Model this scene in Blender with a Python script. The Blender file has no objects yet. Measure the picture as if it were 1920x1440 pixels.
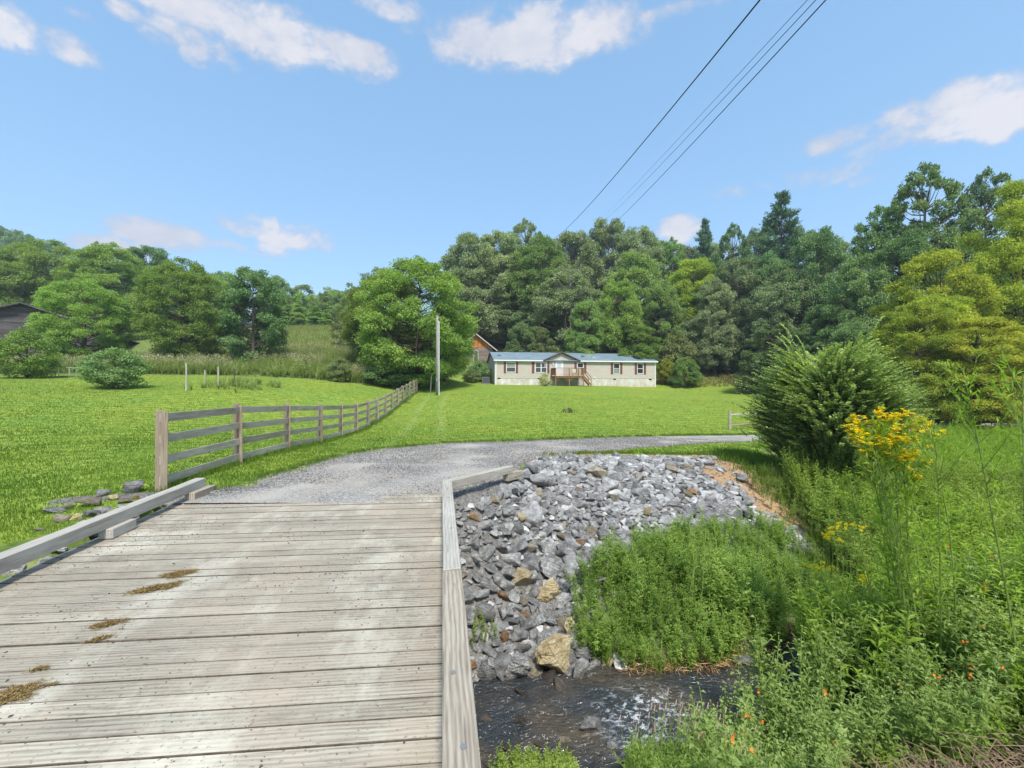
import bpy, math, random
import numpy as np
from mathutils import Vector, Matrix
R_ = math.radians
C = bpy.context.scene.collection
scene = bpy.context.scene

# ------------------------------------------------------------------ camera, light, exposure
CAM_Z = 1.8
cam = bpy.data.cameras.new("camera"); cam_ob = bpy.data.objects.new("camera", cam); C.objects.link(cam_ob)
cam_ob.location = (0, 0, CAM_Z); cam_ob.rotation_euler = (R_(90), 0, 0)
cam.sensor_width = 36; cam.lens = 15.0; cam.clip_start = 0.05; cam.clip_end = 5000
scene.camera = cam_ob

SUN_EL, SUN_AZ = 55.0, 167.0          # azimuth clockwise from +Y: behind the camera, a little to its right
world = bpy.data.worlds.new("World"); scene.world = world; world.use_nodes = True
wn, wl = world.node_tree.nodes, world.node_tree.links
for n in list(wn): wn.remove(n)
w_out = wn.new('ShaderNodeOutputWorld'); w_bg = wn.new('ShaderNodeBackground'); w_bg.inputs['Strength'].default_value = 0.15
wl.new(w_bg.outputs[0], w_out.inputs[0])
sky = wn.new('ShaderNodeTexSky'); sky.sky_type = 'NISHITA'; sky.sun_disc = False
sky.sun_elevation = R_(SUN_EL); sky.sun_rotation = R_(SUN_AZ)
sky.altitude = 300; sky.air_density = 1.15; sky.dust_density = 1.2; sky.ozone_density = 1.5
def wmath(op, a, b=None, c=None):
    m = wn.new('ShaderNodeMath'); m.operation = op
    for i, x in enumerate((a, b, c)):
        if x is None: continue
        if isinstance(x, (int, float)): m.inputs[i].default_value = x
        else: wl.new(x, m.inputs[i])
    return m.outputs[0]
w_tc = wn.new('ShaderNodeTexCoord'); w_sp = wn.new('ShaderNodeSeparateXYZ'); wl.new(w_tc.outputs['Generated'], w_sp.inputs[0])
az = wmath('ARCTAN2', w_sp.outputs[0], w_sp.outputs[1]); el = wmath('ARCSINE', w_sp.outputs[2])
# clouds: (azimuth deg, elevation deg, half width deg, half height deg, weight)
CL = []
for cx, cy, hw, hh, wt in [(20,45,80,50,.9),(135,88,80,34,.9),(235,22,50,24,.9),(430,30,230,75,1.15),(560,80,230,50,1.2),(350,80,110,48,1.05),
        (740,12,90,30,.7),(1010,70,230,75,1.1),(860,90,70,26,.75),(940,115,80,26,.7),(1290,6,150,28,1.0),
        (1590,255,120,30,.9),(1740,225,180,58,1.15),(1890,195,110,75,1.2),(1275,428,46,34,1.15),
        (330,445,130,32,1.0),(200,462,110,24,.8),(530,436,125,36,1.05),(440,460,120,22,.8),(1480,345,260,26,.42),(1640,335,60,14,.5),(640,372,150,9,.3),(160,30,60,14,.4)]:
    u, v = (cx-960)/800, (720-cy)/800
    a0, e0 = math.atan(u), math.atan(v/math.hypot(1, u))
    ca = math.cos(a0)
    CL.append((a0, e0, hw/800*ca*ca*1.0, hh/800*math.cos(e0)**2*ca, wt))
for a0, e0, wa, we, wt in [(1.6,.5,.5,.15,1),(2.4,.35,.5,.12,1),(-1.5,.6,.4,.16,1),(-2.2,.3,.5,.1,1),(3.0,.7,.6,.2,1),(0.2,1.25,.9,.12,1)]:
    CL.append((a0, e0, wa, we, wt))
tot = None
for a0, e0, wa, we, wt in CL:
    da = wmath('MULTIPLY', wmath('SUBTRACT', az, a0), 1/wa); de = wmath('MULTIPLY', wmath('SUBTRACT', el, e0), 1/we)
    d2 = wmath('ADD', wmath('MULTIPLY', da, da), wmath('MULTIPLY', de, de))
    m = wmath('MULTIPLY', wmath('MAXIMUM', wmath('SUBTRACT', 1.35, d2), 0.0), wt)
    tot = m if tot is None else wmath('MAXIMUM', tot, m)
def wnoise(scale, detail, rough, sx=1, sy=1, sz=1.25, off=0):
    mp = wn.new('ShaderNodeMapping'); mp.inputs['Scale'].default_value = (sx, sy, sz); mp.inputs['Location'].default_value = (off, off*.7, off*.3)
    wl.new(w_tc.outputs['Generated'], mp.inputs[0])
    n = wn.new('ShaderNodeTexNoise'); n.inputs['Scale'].default_value = scale; n.inputs['Detail'].default_value = detail; n.inputs['Roughness'].default_value = rough
    n.inputs['Distortion'].default_value = 0.25
    wl.new(mp.outputs[0], n.inputs['Vector']); return n.outputs['Fac']
n1 = wnoise(8.0, 11, .62, off=2.3); n2 = wnoise(3.2, 4, .5, off=7)
n3 = wnoise(24.0, 6, .6, sz=1.6, off=5.1)
raw = wmath('ADD', wmath('ADD', tot, wmath('MULTIPLY', wmath('SUBTRACT', n1, 0.53), 4.2)), wmath('MULTIPLY', wmath('SUBTRACT', n3, 0.5), 1.7))
w_mr = wn.new('ShaderNodeMapRange'); w_mr.interpolation_type = 'SMOOTHSTEP'
w_mr.inputs['From Min'].default_value = 0.15; w_mr.inputs['From Max'].default_value = 1.3; wl.new(raw, w_mr.inputs['Value'])
gate = wn.new('ShaderNodeMapRange'); gate.inputs['From Min'].default_value = 0.0; gate.inputs['From Max'].default_value = 0.3; wl.new(tot, gate.inputs['Value'])
dens = wmath('MULTIPLY', wmath('MULTIPLY', w_mr.outputs[0], gate.outputs[0]), 0.90)
w_cc = wn.new('ShaderNodeMixRGB'); w_cc.inputs[1].default_value = (1.30, 1.44, 1.78, 1); w_cc.inputs[2].default_value = (2.25, 2.18, 2.24, 1)
wl.new(wmath('MULTIPLY', wmath('MULTIPLY', wmath('ADD', wmath('MULTIPLY', wmath('SUBTRACT', n2, .42), 2.4), wmath('MULTIPLY', n3, .7)), w_mr.outputs[0]), 1.25), w_cc.inputs[0])
w_sk = wn.new('ShaderNodeMixRGB'); w_sk.blend_type = 'MIX'; w_sk.inputs[0].default_value = .66; w_sk.inputs[2].default_value = (.51, 1.10, 1.76, 1)
wl.new(sky.outputs[0], w_sk.inputs[1])
w_mx = wn.new('ShaderNodeMixRGB'); wl.new(dens, w_mx.inputs[0]); wl.new(w_sk.outputs[0], w_mx.inputs[1]); wl.new(w_cc.outputs[0], w_mx.inputs[2])
wl.new(w_mx.outputs[0], w_bg.inputs['Color'])

sun = bpy.data.lights.new("sun", 'SUN'); sun.energy = 2.0; sun.angle = R_(9.0); sun.color = (1.0, .955, .88)
sun_ob = bpy.data.objects.new("sun", sun); C.objects.link(sun_ob)
sd = Vector((math.sin(R_(SUN_AZ))*math.cos(R_(SUN_EL)), math.cos(R_(SUN_AZ))*math.cos(R_(SUN_EL)), math.sin(R_(SUN_EL))))
sun_ob.rotation_euler = sd.to_track_quat('Z', 'Y').to_euler()
sun_ob.location = (-20, -20, 60)
vs = scene.view_settings; vs.view_transform = 'Standard'; vs.look = 'None'; vs.gamma = 1; vs.use_curve_mapping = False; vs.exposure = 1.42
try:
    scene.cycles.max_bounces = 8; scene.cycles.diffuse_bounces = 4; scene.cycles.glossy_bounces = 3
    scene.cycles.transmission_bounces = 5; scene.cycles.transparent_max_bounces = 6
except Exception: pass

# ------------------------------------------------------------------ object helpers
def tag(o, label=None, cat=None, group=None, kind=None):
    if label: o['label'] = label
    if cat: o['category'] = cat
    if group: o['group'] = group
    if kind: o['kind'] = kind
    return o
def empty(name, loc=(0, 0, 0), rz=0.0, label=None, cat=None, group=None):
    o = bpy.data.objects.new(name, None); C.objects.link(o); o.location = loc; o.rotation_euler = (0, 0, rz)
    o.empty_display_size = .2
    return tag(o, label, cat, group)

class Geo:
    """collects vertices, quads and triangles with a material slot and a per-face number"""
    def __init__(s): s.v = []; s.q = []; s.t = []; s.n = 0
    def add(s, v, q=None, t=None, m=0, var=0.0):
        v = np.asarray(v, float).reshape(-1, 3)
        for lst, f, k in ((s.q, q, 4), (s.t, t, 3)):
            if f is None: continue
            f = np.asarray(f, int).reshape(-1, k)
            if len(f) == 0: continue
            vv = np.broadcast_to(np.asarray(var, float), (len(f),)) if np.ndim(var) == 0 or len(np.atleast_1d(var)) == len(f) else np.resize(var, len(f))
            mm = np.broadcast_to(np.asarray(m, int), (len(f),))
            lst.append((f + s.n, mm.copy(), vv.copy()))
        s.v.append(v); s.n += len(v); return s
    def box(s, x0, x1, y0, y1, z0, z1, m=0, var=0.0):
        v = [(x, y, z) for z in (z0, z1) for y in (y0, y1) for x in (x0, x1)]
        return s.add(v, q=[(0,2,3,1),(4,5,7,6),(0,1,5,4),(2,6,7,3),(0,4,6,2),(1,3,7,5)], m=m, var=var)
    def hexa(s, b, t, m=0, var=0.0):
        return s.add(list(b)+list(t), q=[(3,2,1,0),(4,5,6,7),(0,1,5,4),(1,2,6,5),(2,3,7,6),(3,0,4,7)], m=m, var=var)
    def bar(s, p, q, w, h, m=0, var=0.0):
        p, q = Vector(p), Vector(q); d = (q-p).normalized(); up = Vector((0,0,1)) if abs(d.z) < .95 else Vector((0,1,0))
        sx = d.cross(up).normalized()*w/2; sz = sx.normalized().cross(d).normalized()*h/2
        return s.hexa([p-sx-sz, p+sx-sz, p+sx+sz, p-sx+sz], [q-sx-sz, q+sx-sz, q+sx+sz, q-sx+sz], m, var)
    def tube(s, pts, rad, n=6, m=0, var=0.0, cap=True):
        pts = np.asarray(pts, float); k = len(pts); rad = np.broadcast_to(np.asarray(rad, float), (k,))
        d = np.gradient(pts, axis=0); d /= np.linalg.norm(d, axis=1, keepdims=True)+1e-9
        ref = np.array([0, 0, 1.0]) if abs(d[:, 2]).mean() < .8 else np.array([1.0, 0, 0])
        a = np.cross(d, ref); a /= np.linalg.norm(a, axis=1, keepdims=True)+1e-9; b = np.cross(d, a)
        th = np.arange(n)*2*math.pi/n
        v = pts[:, None]+rad[:, None, None]*(np.cos(th)[None, :, None]*a[:, None]+np.sin(th)[None, :, None]*b[:, None])
        i = np.arange(k-1)[:, None]*n; j = np.arange(n)[None]; j2 = (j+1) % n
        q = np.stack([i+j, i+j2, i+n+j2, i+n+j], -1).reshape(-1, 4)
        t = None
        v = v.reshape(-1, 3)
        if cap:
            v = np.vstack([v, pts[-1:], pts[:1]])
            t = [(k*n-n+jj, k*n-n+(jj+1) % n, k*n) for jj in range(n)]+[((jj+1) % n, jj, k*n+1) for jj in range(n)]
        base = s.n
        s.add(v, q=q, t=t, m=m, var=var); return s
    def arrays(s):
        V = np.vstack(s.v) if s.v else np.zeros((0, 3))
        def cat(l, k):
            if not l: return np.zeros((0, k), int), np.zeros(0, int), np.zeros(0)
            return np.vstack([a[0] for a in l]), np.concatenate([a[1] for a in l]), np.concatenate([a[2] for a in l])
        return V, cat(s.q, 4), cat(s.t, 3)
    def mesh(s, name, mats, smooth=False):
        V, (Q, qm, qv), (T, tm, tv) = s.arrays()
        me = bpy.data.meshes.new(name)
        me.vertices.add(len(V)); me.vertices.foreach_set('co', V.astype(np.float32).ravel())
        nl = len(Q)*4+len(T)*3; me.loops.add(nl); me.loops.foreach_set('vertex_index', np.concatenate([Q.ravel(), T.ravel()]).astype(np.int32))
        me.polygons.add(len(Q)+len(T))
        ls = np.concatenate([np.arange(len(Q))*4, len(Q)*4+np.arange(len(T))*3]).astype(np.int32)
        me.polygons.foreach_set('loop_start', ls)
        me.polygons.foreach_set('loop_total', np.concatenate([np.full(len(Q), 4), np.full(len(T), 3)]).astype(np.int32))
        if not isinstance(mats, (list, tuple)): mats = [mats]
        for mt in mats: me.materials.append(mt)
        me.polygons.foreach_set('material_index', np.concatenate([qm, tm]).astype(np.int32))
        me.polygons.foreach_set('use_smooth', np.full(len(Q)+len(T), bool(smooth)))
        me.update(calc_edges=True)
        at = me.attributes.new('var', 'FLOAT', 'FACE'); at.data.foreach_set('value', np.concatenate([qv, tv]).astype(np.float32))
        me.validate()
        return me
    def obj(s, name, mats, parent=None, smooth=False, loc=None, bevel=0):
        me = s.mesh(name, mats, smooth)
        o = bpy.data.objects.new(name, me); C.objects.link(o)
        if parent is not None: o.parent = parent
        if loc is not None: o.location = loc
        if bevel:
            b = o.modifiers.new('bevel', 'BEVEL'); b.width = bevel; b.segments = 1; b.limit_method = 'ANGLE'; b.harden_normals = False
        return o

def rotmats(rz, lean=None, leand=None):
    """rotation about z by rz, then tilt by lean towards direction leand"""
    n = len(rz); c, s_ = np.cos(rz), np.sin(rz); M = np.zeros((n, 3, 3)); M[:, 0, 0] = c; M[:, 0, 1] = -s_; M[:, 1, 0] = s_; M[:, 1, 1] = c; M[:, 2, 2] = 1
    if lean is not None:
        ax = np.stack([-np.sin(leand), np.cos(leand), np.zeros(n)], 1)
        K = np.zeros((n, 3, 3)); K[:, 0, 1] = -ax[:, 2]; K[:, 0, 2] = ax[:, 1]; K[:, 1, 0] = ax[:, 2]; K[:, 1, 2] = -ax[:, 0]; K[:, 2, 0] = -ax[:, 1]; K[:, 2, 1] = ax[:, 0]
        T = np.eye(3)[None]+np.sin(lean)[:, None, None]*K+(1-np.cos(lean))[:, None, None]*(K@K)
        M = T@M
    return M
def scatter(dst, src, pos, rz, sc, lean=None, leand=None, varj=None):
    """append a transformed copy of Geo src to dst for every position"""
    V, (Q, qm, qv), (T, tm, tv) = src.arrays(); n = len(pos)
    if n == 0: return
    M = rotmats(np.asarray(rz), lean, leand)
    sc = np.asarray(sc, float); sc = sc[:, None] if sc.ndim == 1 else sc
    W = np.einsum('nij,nkj->nki', M, V[None]*sc[:, None, :])+np.asarray(pos)[:, None, :]
    off = (np.arange(n)*len(V))[:, None, None]
    if varj is None: varj = np.zeros(n)
    base = dst.n
    dst.v.append(W.reshape(-1, 3)); dst.n += n*len(V)
    if len(Q): dst.q.append(((Q[None]+off).reshape(-1, 4)+base, np.tile(qm, n), (qv[None]+varj[:, None]).ravel()))
    if len(T): dst.t.append(((T[None]+off).reshape(-1, 3)+base, np.tile(tm, n), (tv[None]+varj[:, None]).ravel()))

def unit(a): return a/(np.linalg.norm(a, axis=-1, keepdims=True)+1e-9)
def leaves(g, P, D, N, L, W, m=0, var=0.0):
    """rhombic leaves: base P, direction D, normal N"""
    D = unit(D); S = unit(np.cross(D, N)); L = np.broadcast_to(L, (len(P),))[:, None]; W = np.broadcast_to(W, (len(P),))[:, None]
    mid = P+D*L*.45
    v = np.stack([P, mid+S*W/2, P+D*L, mid-S*W/2], 1).reshape(-1, 3)
    g.add(v, q=np.arange(len(P)*4).reshape(-1, 4), m=m, var=var)
def leaves5(g, P, D, N, L, W, m=0, var=0.0, fold=.18, droop=.25):
    """folded, drooping leaves of four triangles"""
    n = len(P); D = unit(D); S = unit(np.cross(D, N)); Nn = unit(np.cross(S, D)); L = np.broadcast_to(L, (n,))[:, None]; W = np.broadcast_to(W, (n,))[:, None]
    mid = P+D*L*.42
    dz = np.array([0, 0, 1.0])*L
    v = np.stack([P, mid+S*W/2+Nn*W*fold, mid-S*W/2+Nn*W*fold, mid-Nn*W*.05, P+D*L*.97-dz*droop], 1).reshape(-1, 3)
    i = np.arange(n)[:, None]*5
    t = np.concatenate([i+np.array([[0, 3, 1]]), i+np.array([[3, 4, 1]]), i+np.array([[0, 2, 3]]), i+np.array([[3, 2, 4]])], 1).reshape(-1, 3)
    vv = np.repeat(np.broadcast_to(np.asarray(var, float), (n,)), 4)
    g.add(v, t=t, m=m, var=vv)

# ------------------------------------------------------------------ materials
def new_mat(name):
    m = bpy.data.materials.new(name); m.use_nodes = True
    nt = m.node_tree
    for n in list(nt.nodes): nt.nodes.remove(n)
    return m, nt
class NT:
    def __init__(s, name):
        s.m, s.t = new_mat(name); s.out = s.n('ShaderNodeOutputMaterial')
    def n(s, t, **k):
        x = s.t.nodes.new(t)
        for a, b in k.items(): setattr(x, a, b)
        return x
    def l(s, a, b): s.t.links.new(a, b)
    def set(s, node, key, val):
        i = node.inputs[key]
        if isinstance(val, bpy.types.NodeSocket): s.l(val, i)
        else: i.default_value = val
    def coord(s, kind='Object', scale=(1, 1, 1), rot=(0, 0, 0), vec=None):
        if vec is None:
            tc = s.n('ShaderNodeTexCoord'); vec = tc.outputs[kind]
        mp = s.n('ShaderNodeMapping'); mp.inputs['Scale'].default_value = scale; mp.inputs['Rotation'].default_value = rot; s.l(vec, mp.inputs[0]); return mp.outputs[0]
    def noise(s, vec, scale=5, detail=4, rough=.55, dist=0):
        x = s.n('ShaderNodeTexNoise'); s.l(vec, x.inputs['Vector']); x.inputs['Scale'].default_value = scale; x.inputs['Detail'].default_value = detail
        x.inputs['Roughness'].default_value = rough; x.inputs['Distortion'].default_value = dist; return x.outputs['Fac']
    def vor(s, vec, scale, feature='F1', out='Distance'):
        x = s.n('ShaderNodeTexVoronoi', feature=feature); s.l(vec, x.inputs['Vector']); x.inputs['Scale'].default_value = scale; return x.outputs[out]
    def ramp(s, fac, stops):
        x = s.n('ShaderNodeValToRGB'); s.l(fac, x.inputs[0]); e = x.color_ramp.elements
        while len(e) < len(stops): e.new(.5)
        for i, (p, c) in enumerate(stops):
            e[i].position = p; e[i].color = (c, c, c, 1) if isinstance(c, (int, float)) else (c[0], c[1], c[2], 1)
        return x.outputs[0]
    def rng(s, fac, a, b, c=0., d=1., smooth=False):
        x = s.n('ShaderNodeMapRange'); s.l(fac, x.inputs['Value'])
        if smooth: x.interpolation_type = 'SMOOTHSTEP'
        for k, v in zip(('From Min', 'From Max', 'To Min', 'To Max'), (a, b, c, d)): x.inputs[k].default_value = v
        return x.outputs[0]
    def mix(s, fac, a, b, mode='MIX'):
        x = s.n('ShaderNodeMixRGB', blend_type=mode)
        for i, v in enumerate((fac, a, b)):
            if isinstance(v, bpy.types.NodeSocket): s.l(v, x.inputs[i])
            elif isinstance(v, (int, float)): x.inputs[i].default_value = v if i == 0 else (v, v, v, 1)
            else: x.inputs[i].default_value = (v[0], v[1], v[2], 1)
        return x.outputs[0]
    def math(s, op, a, b=0.0):
        x = s.n('ShaderNodeMath', operation=op)
        for i, v in enumerate((a, b)):
            if isinstance(v, bpy.types.NodeSocket): s.l(v, x.inputs[i])
            else: x.inputs[i].default_value = v
        return x.outputs[0]
    def attr(s, name): return s.n('ShaderNodeAttribute', attribute_name=name).outputs['Fac']
    def objrand(s): return s.n('ShaderNodeObjectInfo').outputs['Random']
    def bump(s, h, strength=.5, dist=.02):
        x = s.n('ShaderNodeBump'); s.l(h, x.inputs['Height']); x.inputs['Strength'].default_value = strength; x.inputs['Distance'].default_value = dist; return x.outputs[0]
    def bsdf(s, color, rough=.8, spec=.3, normal=None, metal=0, **k):
        b = s.n('ShaderNodeBsdfPrincipled')
        s.set(b, 'Base Color', color if isinstance(color, bpy.types.NodeSocket) else (*color[:3], 1)); s.set(b, 'Roughness', rough)
        b.inputs['Specular IOR Level'].default_value = spec; b.inputs['Metallic'].default_value = metal
        if normal is not None: s.l(normal, b.inputs['Normal'])
        for a, v in k.items(): s.set(b, a, v)
        return b.outputs[0]
    def done(s, sh): s.l(sh, s.out.inputs[0]); return s.m

def leaf_mat(name, dark, mid, light, trans=.3, objvar=.22, rough=.55):
    m = NT(name); v = m.attr('var')
    col = m.ramp(v, [(0.0, dark), (.5, mid), (1.0, light)])
    hsv = m.n('ShaderNodeHueSaturation'); m.l(col, hsv.inputs['Color'])
    m.l(m.rng(m.objrand(), 0, 1, 1-objvar, 1+objvar), hsv.inputs['Value'])
    r2 = m.math('FRACT', m.math('MULTIPLY', m.objrand(), 7.31))
    m.l(m.rng(r2, 0, 1, .5-.018*objvar*4, .5+.012*objvar*4), hsv.inputs['Hue'])
    c = hsv.outputs[0]; trans = min(.5, trans*1.35)
    b = m.bsdf(c, rough, .25)
    t = m.n('ShaderNodeBsdfTranslucent'); tc = m.mix(1.0, c, (1.25, 1.35, .55), 'MULTIPLY'); m.l(tc, t.inputs[0])
    x = m.n('ShaderNodeMixShader'); x.inputs[0].default_value = trans; m.l(b, x.inputs[1]); m.l(t.outputs[0], x.inputs[2])
    return m.done(x.outputs[0])
def plain(name, col, rough=.6, spec=.4, metal=0, nscale=6, namt=.12, bump=.0, bscale=40):
    m = NT(name); co = m.coord('Object'); n = m.noise(co, nscale, 5, .6)
    c = m.mix(1.0, col, m.rng(n, .25, .75, 1-namt, 1+namt), 'MULTIPLY')
    nm = m.bump(m.noise(co, bscale, 3), bump, .01) if bump else None
    return m.done(m.bsdf(c, rough, spec, nm, metal))

def wood(name, light, dark, scale=1.0, grain=1.0, knots=True, dirt=None, objvar=.12, bump=.35, var_off=True):
    """weathered timber, grain along local X"""
    m = NT(name); tc = m.n('ShaderNodeTexCoord').outputs['Object']
    off = m.n('ShaderNodeVectorMath', operation='ADD'); m.l(tc, off.inputs[0])
    cx = m.n('ShaderNodeCombineXYZ'); v = m.math('ADD', m.attr('var'), m.objrand()); vv = m.math('MULTIPLY', v, 37.0)
    m.l(vv, cx.inputs[0]); m.l(m.math('MULTIPLY', v, 13.0), cx.inputs[1]); m.l(m.math('MULTIPLY', v, 5.0), cx.inputs[2]); m.l(cx.outputs[0], off.inputs[1])
    p = off.outputs[0]
    # rings: distorted distance field stretched along the grain
    lo = m.noise(m.coord(scale=(.5, 2.5, 2.5), vec=p), 2.0*scale, 3, .5, .6)
    rings = m.n('ShaderNodeTexWave', wave_type='BANDS', bands_direction='Y'); m.l(m.coord(scale=(.25, 1.5, 1.5), vec=p), rings.inputs['Vector'])
    rings.inputs['Scale'].default_value = 7*scale; rings.inputs['Distortion'].default_value = 5; rings.inputs['Detail'].default_value = 3; rings.inputs['Detail Scale'].default_value = 1.2
    fine = m.noise(m.coord(scale=(1.6, 40, 40), vec=p), 3*scale, 5, .65)
    crack = m.rng(m.noise(m.coord(scale=(.8, 26, 26), vec=p), 2.2*scale, 2, .5), .63, .72)
    f = m.math('ADD', m.math('MULTIPLY', rings.outputs['Fac'], .35*grain), m.math('MULTIPLY', fine, .65))
    col = m.ramp(f, [(.25, dark), (.5, tuple((a*.45+b*.55) for a, b in zip(dark, light))), (.75, light)])
    col = m.mix(m.rng(lo, .35, .7), col, m.mix(1.0, col, (.82, .80, .78), 'MULTIPLY'))
    if knots:
        kv = m.vor(m.coord(scale=(1.1, 3.2, 3.2), vec=p), 1.6*scale)
        k = m.rng(kv, .03, .10, 1, 0); col = m.mix(m.math('MULTIPLY', k, .75), col, tuple(x*.3 for x in dark))
    col = m.mix(m.math('MULTIPLY', crack, .6), col, tuple(x*.35 for x in dark))
    if dirt:
        dn = m.noise(m.coord(scale=(1, 1, 1), vec=tc), .9, 6, .62)
        col = m.mix(m.math('MULTIPLY', m.rng(dn, .42, .66), .75), col, dirt)
        wn_ = m.noise(m.coord(scale=(1.1, .55, 1), vec=tc), 1.5, 5, .65); col = m.mix(m.math('MULTIPLY', m.rng(wn_, .50, .66), .6), col, (.60, .575, .47))
        wd_ = m.noise(m.coord(scale=(2.4, 9, 1), vec=p), 2.2, 5, .7); col = m.mix(m.math('MULTIPLY', m.rng(wd_, .58, .70), .45), col, (.24, .19, .14))
        sp = m.noise(m.coord(scale=(1, 1.5, 1), vec=tc), 30, 4, .65)
        col = m.mix(m.math('MULTIPLY', m.rng(sp, .59, .66), .75), col, (.16, .13, .105))
    br = m.rng(m.math('FRACT', m.math('MULTIPLY', v, 3.77)), 0, 1, 1-objvar, 1+objvar)
    col = m.mix(1.0, col, br, 'MULTIPLY')
    h = m.math('SUBTRACT', f, m.math('MULTIPLY', crack, .8))
    return m.done(m.bsdf(col, .85, .15, m.bump(h, bump, .006)))

M = {}
M['deck'] = wood('deck_boards', (.50, .465, .38), (.24, .205, .155), grain=.7, knots=True, dirt=(.44, .37, .28), objvar=.13)
M['deck_edge'] = plain('grime_and_gap_shade', (.13, .105, .08), .95, .05, nscale=12, namt=.5)  # grime brown with the shade of the board gaps painted into the edges
M['timber'] = wood('curb_timber', (.50, .46, .38), (.26, .21, .155), grain=.75, objvar=.08, bump=.6)
M['fence'] = wood('fence_board', (.60, .555, .48), (.32, .285, .235), grain=.5, objvar=.16)
M['fencepost'] = wood('fence_post_wood', (.50, .41, .31), (.30, .24, .17), grain=.4, objvar=.12)
M['pole'] = wood('pole_wood', (.42, .42, .42), (.27, .27, .27), grain=.3, knots=False, objvar=.05)
M['porch'] = wood('porch_wood', (.42, .25, .13), (.25, .14, .07), grain=.3, knots=False)
M['log'] = wood('log_wall', (.42, .33, .27), (.18, .14, .12), grain=.7)
M['cedar'] = wood('orange_cedar', (.78, .34, .07), (.48, .17, .035), grain=.6, objvar=.22)
M['barn'] = wood('barn_board', (.16, .145, .15), (.05, .045, .045), grain=.7, objvar=.25)
M['bark'] = plain('bark', (.11, .09, .07), .95, .1, nscale=9, namt=.5, bump=.8, bscale=14)
M['bark_pale'] = plain('pale_bark', (.22, .20, .17), .95, .1, nscale=9, namt=.4, bump=.6, bscale=14)
M['white'] = plain('white_trim', (.78, .78, .76), .5, .4, namt=.04)
M['shutter'] = plain('shutter', (.24, .075, .075), .6, .3, namt=.1)
M['black'] = plain('black_metal', (.02, .02, .02), .5)
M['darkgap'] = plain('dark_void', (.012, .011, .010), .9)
M['grey'] = plain('grey_metal', (.22, .23, .24), .5, .5, .3)
M['galv'] = plain('galvanised_steel', (.34, .36, .38), .45, .5, .6, nscale=14, namt=.25)
M['cable'] = plain('cable', (.012, .012, .014), .6, .3)
# ------------------------------------------------------------------ terrain
CP = np.array([
 # along the board fence
 (-5.8,7.1,.04),(-6.3,12.3,-.10),(-6.6,16,-.3),(-7.1,19.5,-.42),(-7.5,23,-.38),(-8.1,28.8,-.1),(-8.8,36,.45),(-9.7,44,.97),(-7,40,.75),
 # drive and middle lawn
 (-3,7.2,0),(-1,8,0),(0,10.3,-.12),(-4,11,-.05),(1,13.5,-.26),(4.7,16.5,-.47),(11.5,21,-.8),(12.2,24,-.78),(26,26,-.8),(19,24,-.85),
 (0,20,-.2),(0,30,.3),(0,45,1.15),(8,30,-.1),(10,45,.8),(20,40,.05),(27,50,.35),(6,56,1.45),(15,58,1.15),(22,62,.95),(28,60,.7),(-2.5,58,1.72),(6,64,1.8),(-6,60,1.9),
 (36,70,3.4),(28,72,3.6),(45,62,2.4),
 # left lawn
 (-10,12,.0),(-12,20,-.1),(-17,42,1.9),(-12,33,.7),(-21.4,28,1.38),(-26,28,1.45),(-38.6,34,2.27),(-10,6,-.1),(-20,12,.4),(-30,20,1.4),(-45,42,2.9),
 (-20,50,3.2),(-30,50,3.8),(-14,56,4.0),(-28,65,7.0),(-32,90,13.5),(-45,60,5.5),(-60,55,4.5),(-60,90,13),(-12,80,6.5),
 (-60,125,18),(-100,120,19),(-25,125,18),(-120,160,26),(-220,230,54),(-300,260,66),(-160,200,32),(-90,200,24),(-150,260,34),(-60,260,28),(-70,35,3.0),(-110,60,6),
 # wooded hill behind the house
 (0,76,4.5),(15,76,4.2),(0,92,11),(20,95,11),(40,90,9),(0,125,22),(40,125,20),(60,80,6),(62,55,2),(45,45,.4),(85,45,1.5),(100,100,14),(0,200,36),(100,200,30),(200,100,16),(300,300,40),(-100,350,34),(120,350,45),(-300,400,60),
 # beside the stream
 (3,11,-.25),(6,12.2,-.45),(8,10.7,-.6),(9,14,-.6),(12,12,-.85),(16,19,-.85),(30,16,-.9),(34,30,-.75),(50,25,-.6),(22,8,-.9),
 (3,1,-.55),(8,3,-.65),(12,5.5,-.8),(.6,0,-.25),(20,2,-.8),(-2,-3,0),(0,-10,.1),(-12,-4,-.2),(12,-10,-.4),(-8,2,-.2),(-5.5,4.6,-.03),(0,-60,.5),(-60,-20,1),(60,-20,0),(-200,0,20),(200,-20,0),(0,-250,2),(-250,-250,5),(250,-250,5)], float)
def _k(r2): return 0.5*r2*np.log(r2+1e-9)
_n = len(CP); _S = 20.0
_P = CP[:, :2]/_S
_A = np.zeros((_n+3, _n+3)); _d2 = ((_P[:, None]-_P[None])**2).sum(-1); _A[:_n, :_n] = _k(_d2)+np.eye(_n)*0.002
_A[:_n, _n] = 1; _A[:_n, _n+1:] = _P; _A[_n, :_n] = 1; _A[_n+1:, :_n] = _P.T
_w = np.linalg.solve(_A, np.concatenate([CP[:, 2], np.zeros(3)]))
def ztop(X, Y):
    X = np.asarray(X, float); Y = np.asarray(Y, float); sh = X.shape
    out = np.zeros(X.size); x = X.ravel()/_S; y = Y.ravel()/_S
    for i in range(0, x.size, 60000):
        xx, yy = x[i:i+60000], y[i:i+60000]
        out[i:i+60000] = _k((xx[:, None]-_P[None, :, 0])**2+(yy[:, None]-_P[None, :, 1])**2)@_w[:_n]+_w[_n]+_w[_n+1]*xx+_w[_n+2]*yy
    return out.reshape(sh)
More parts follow.
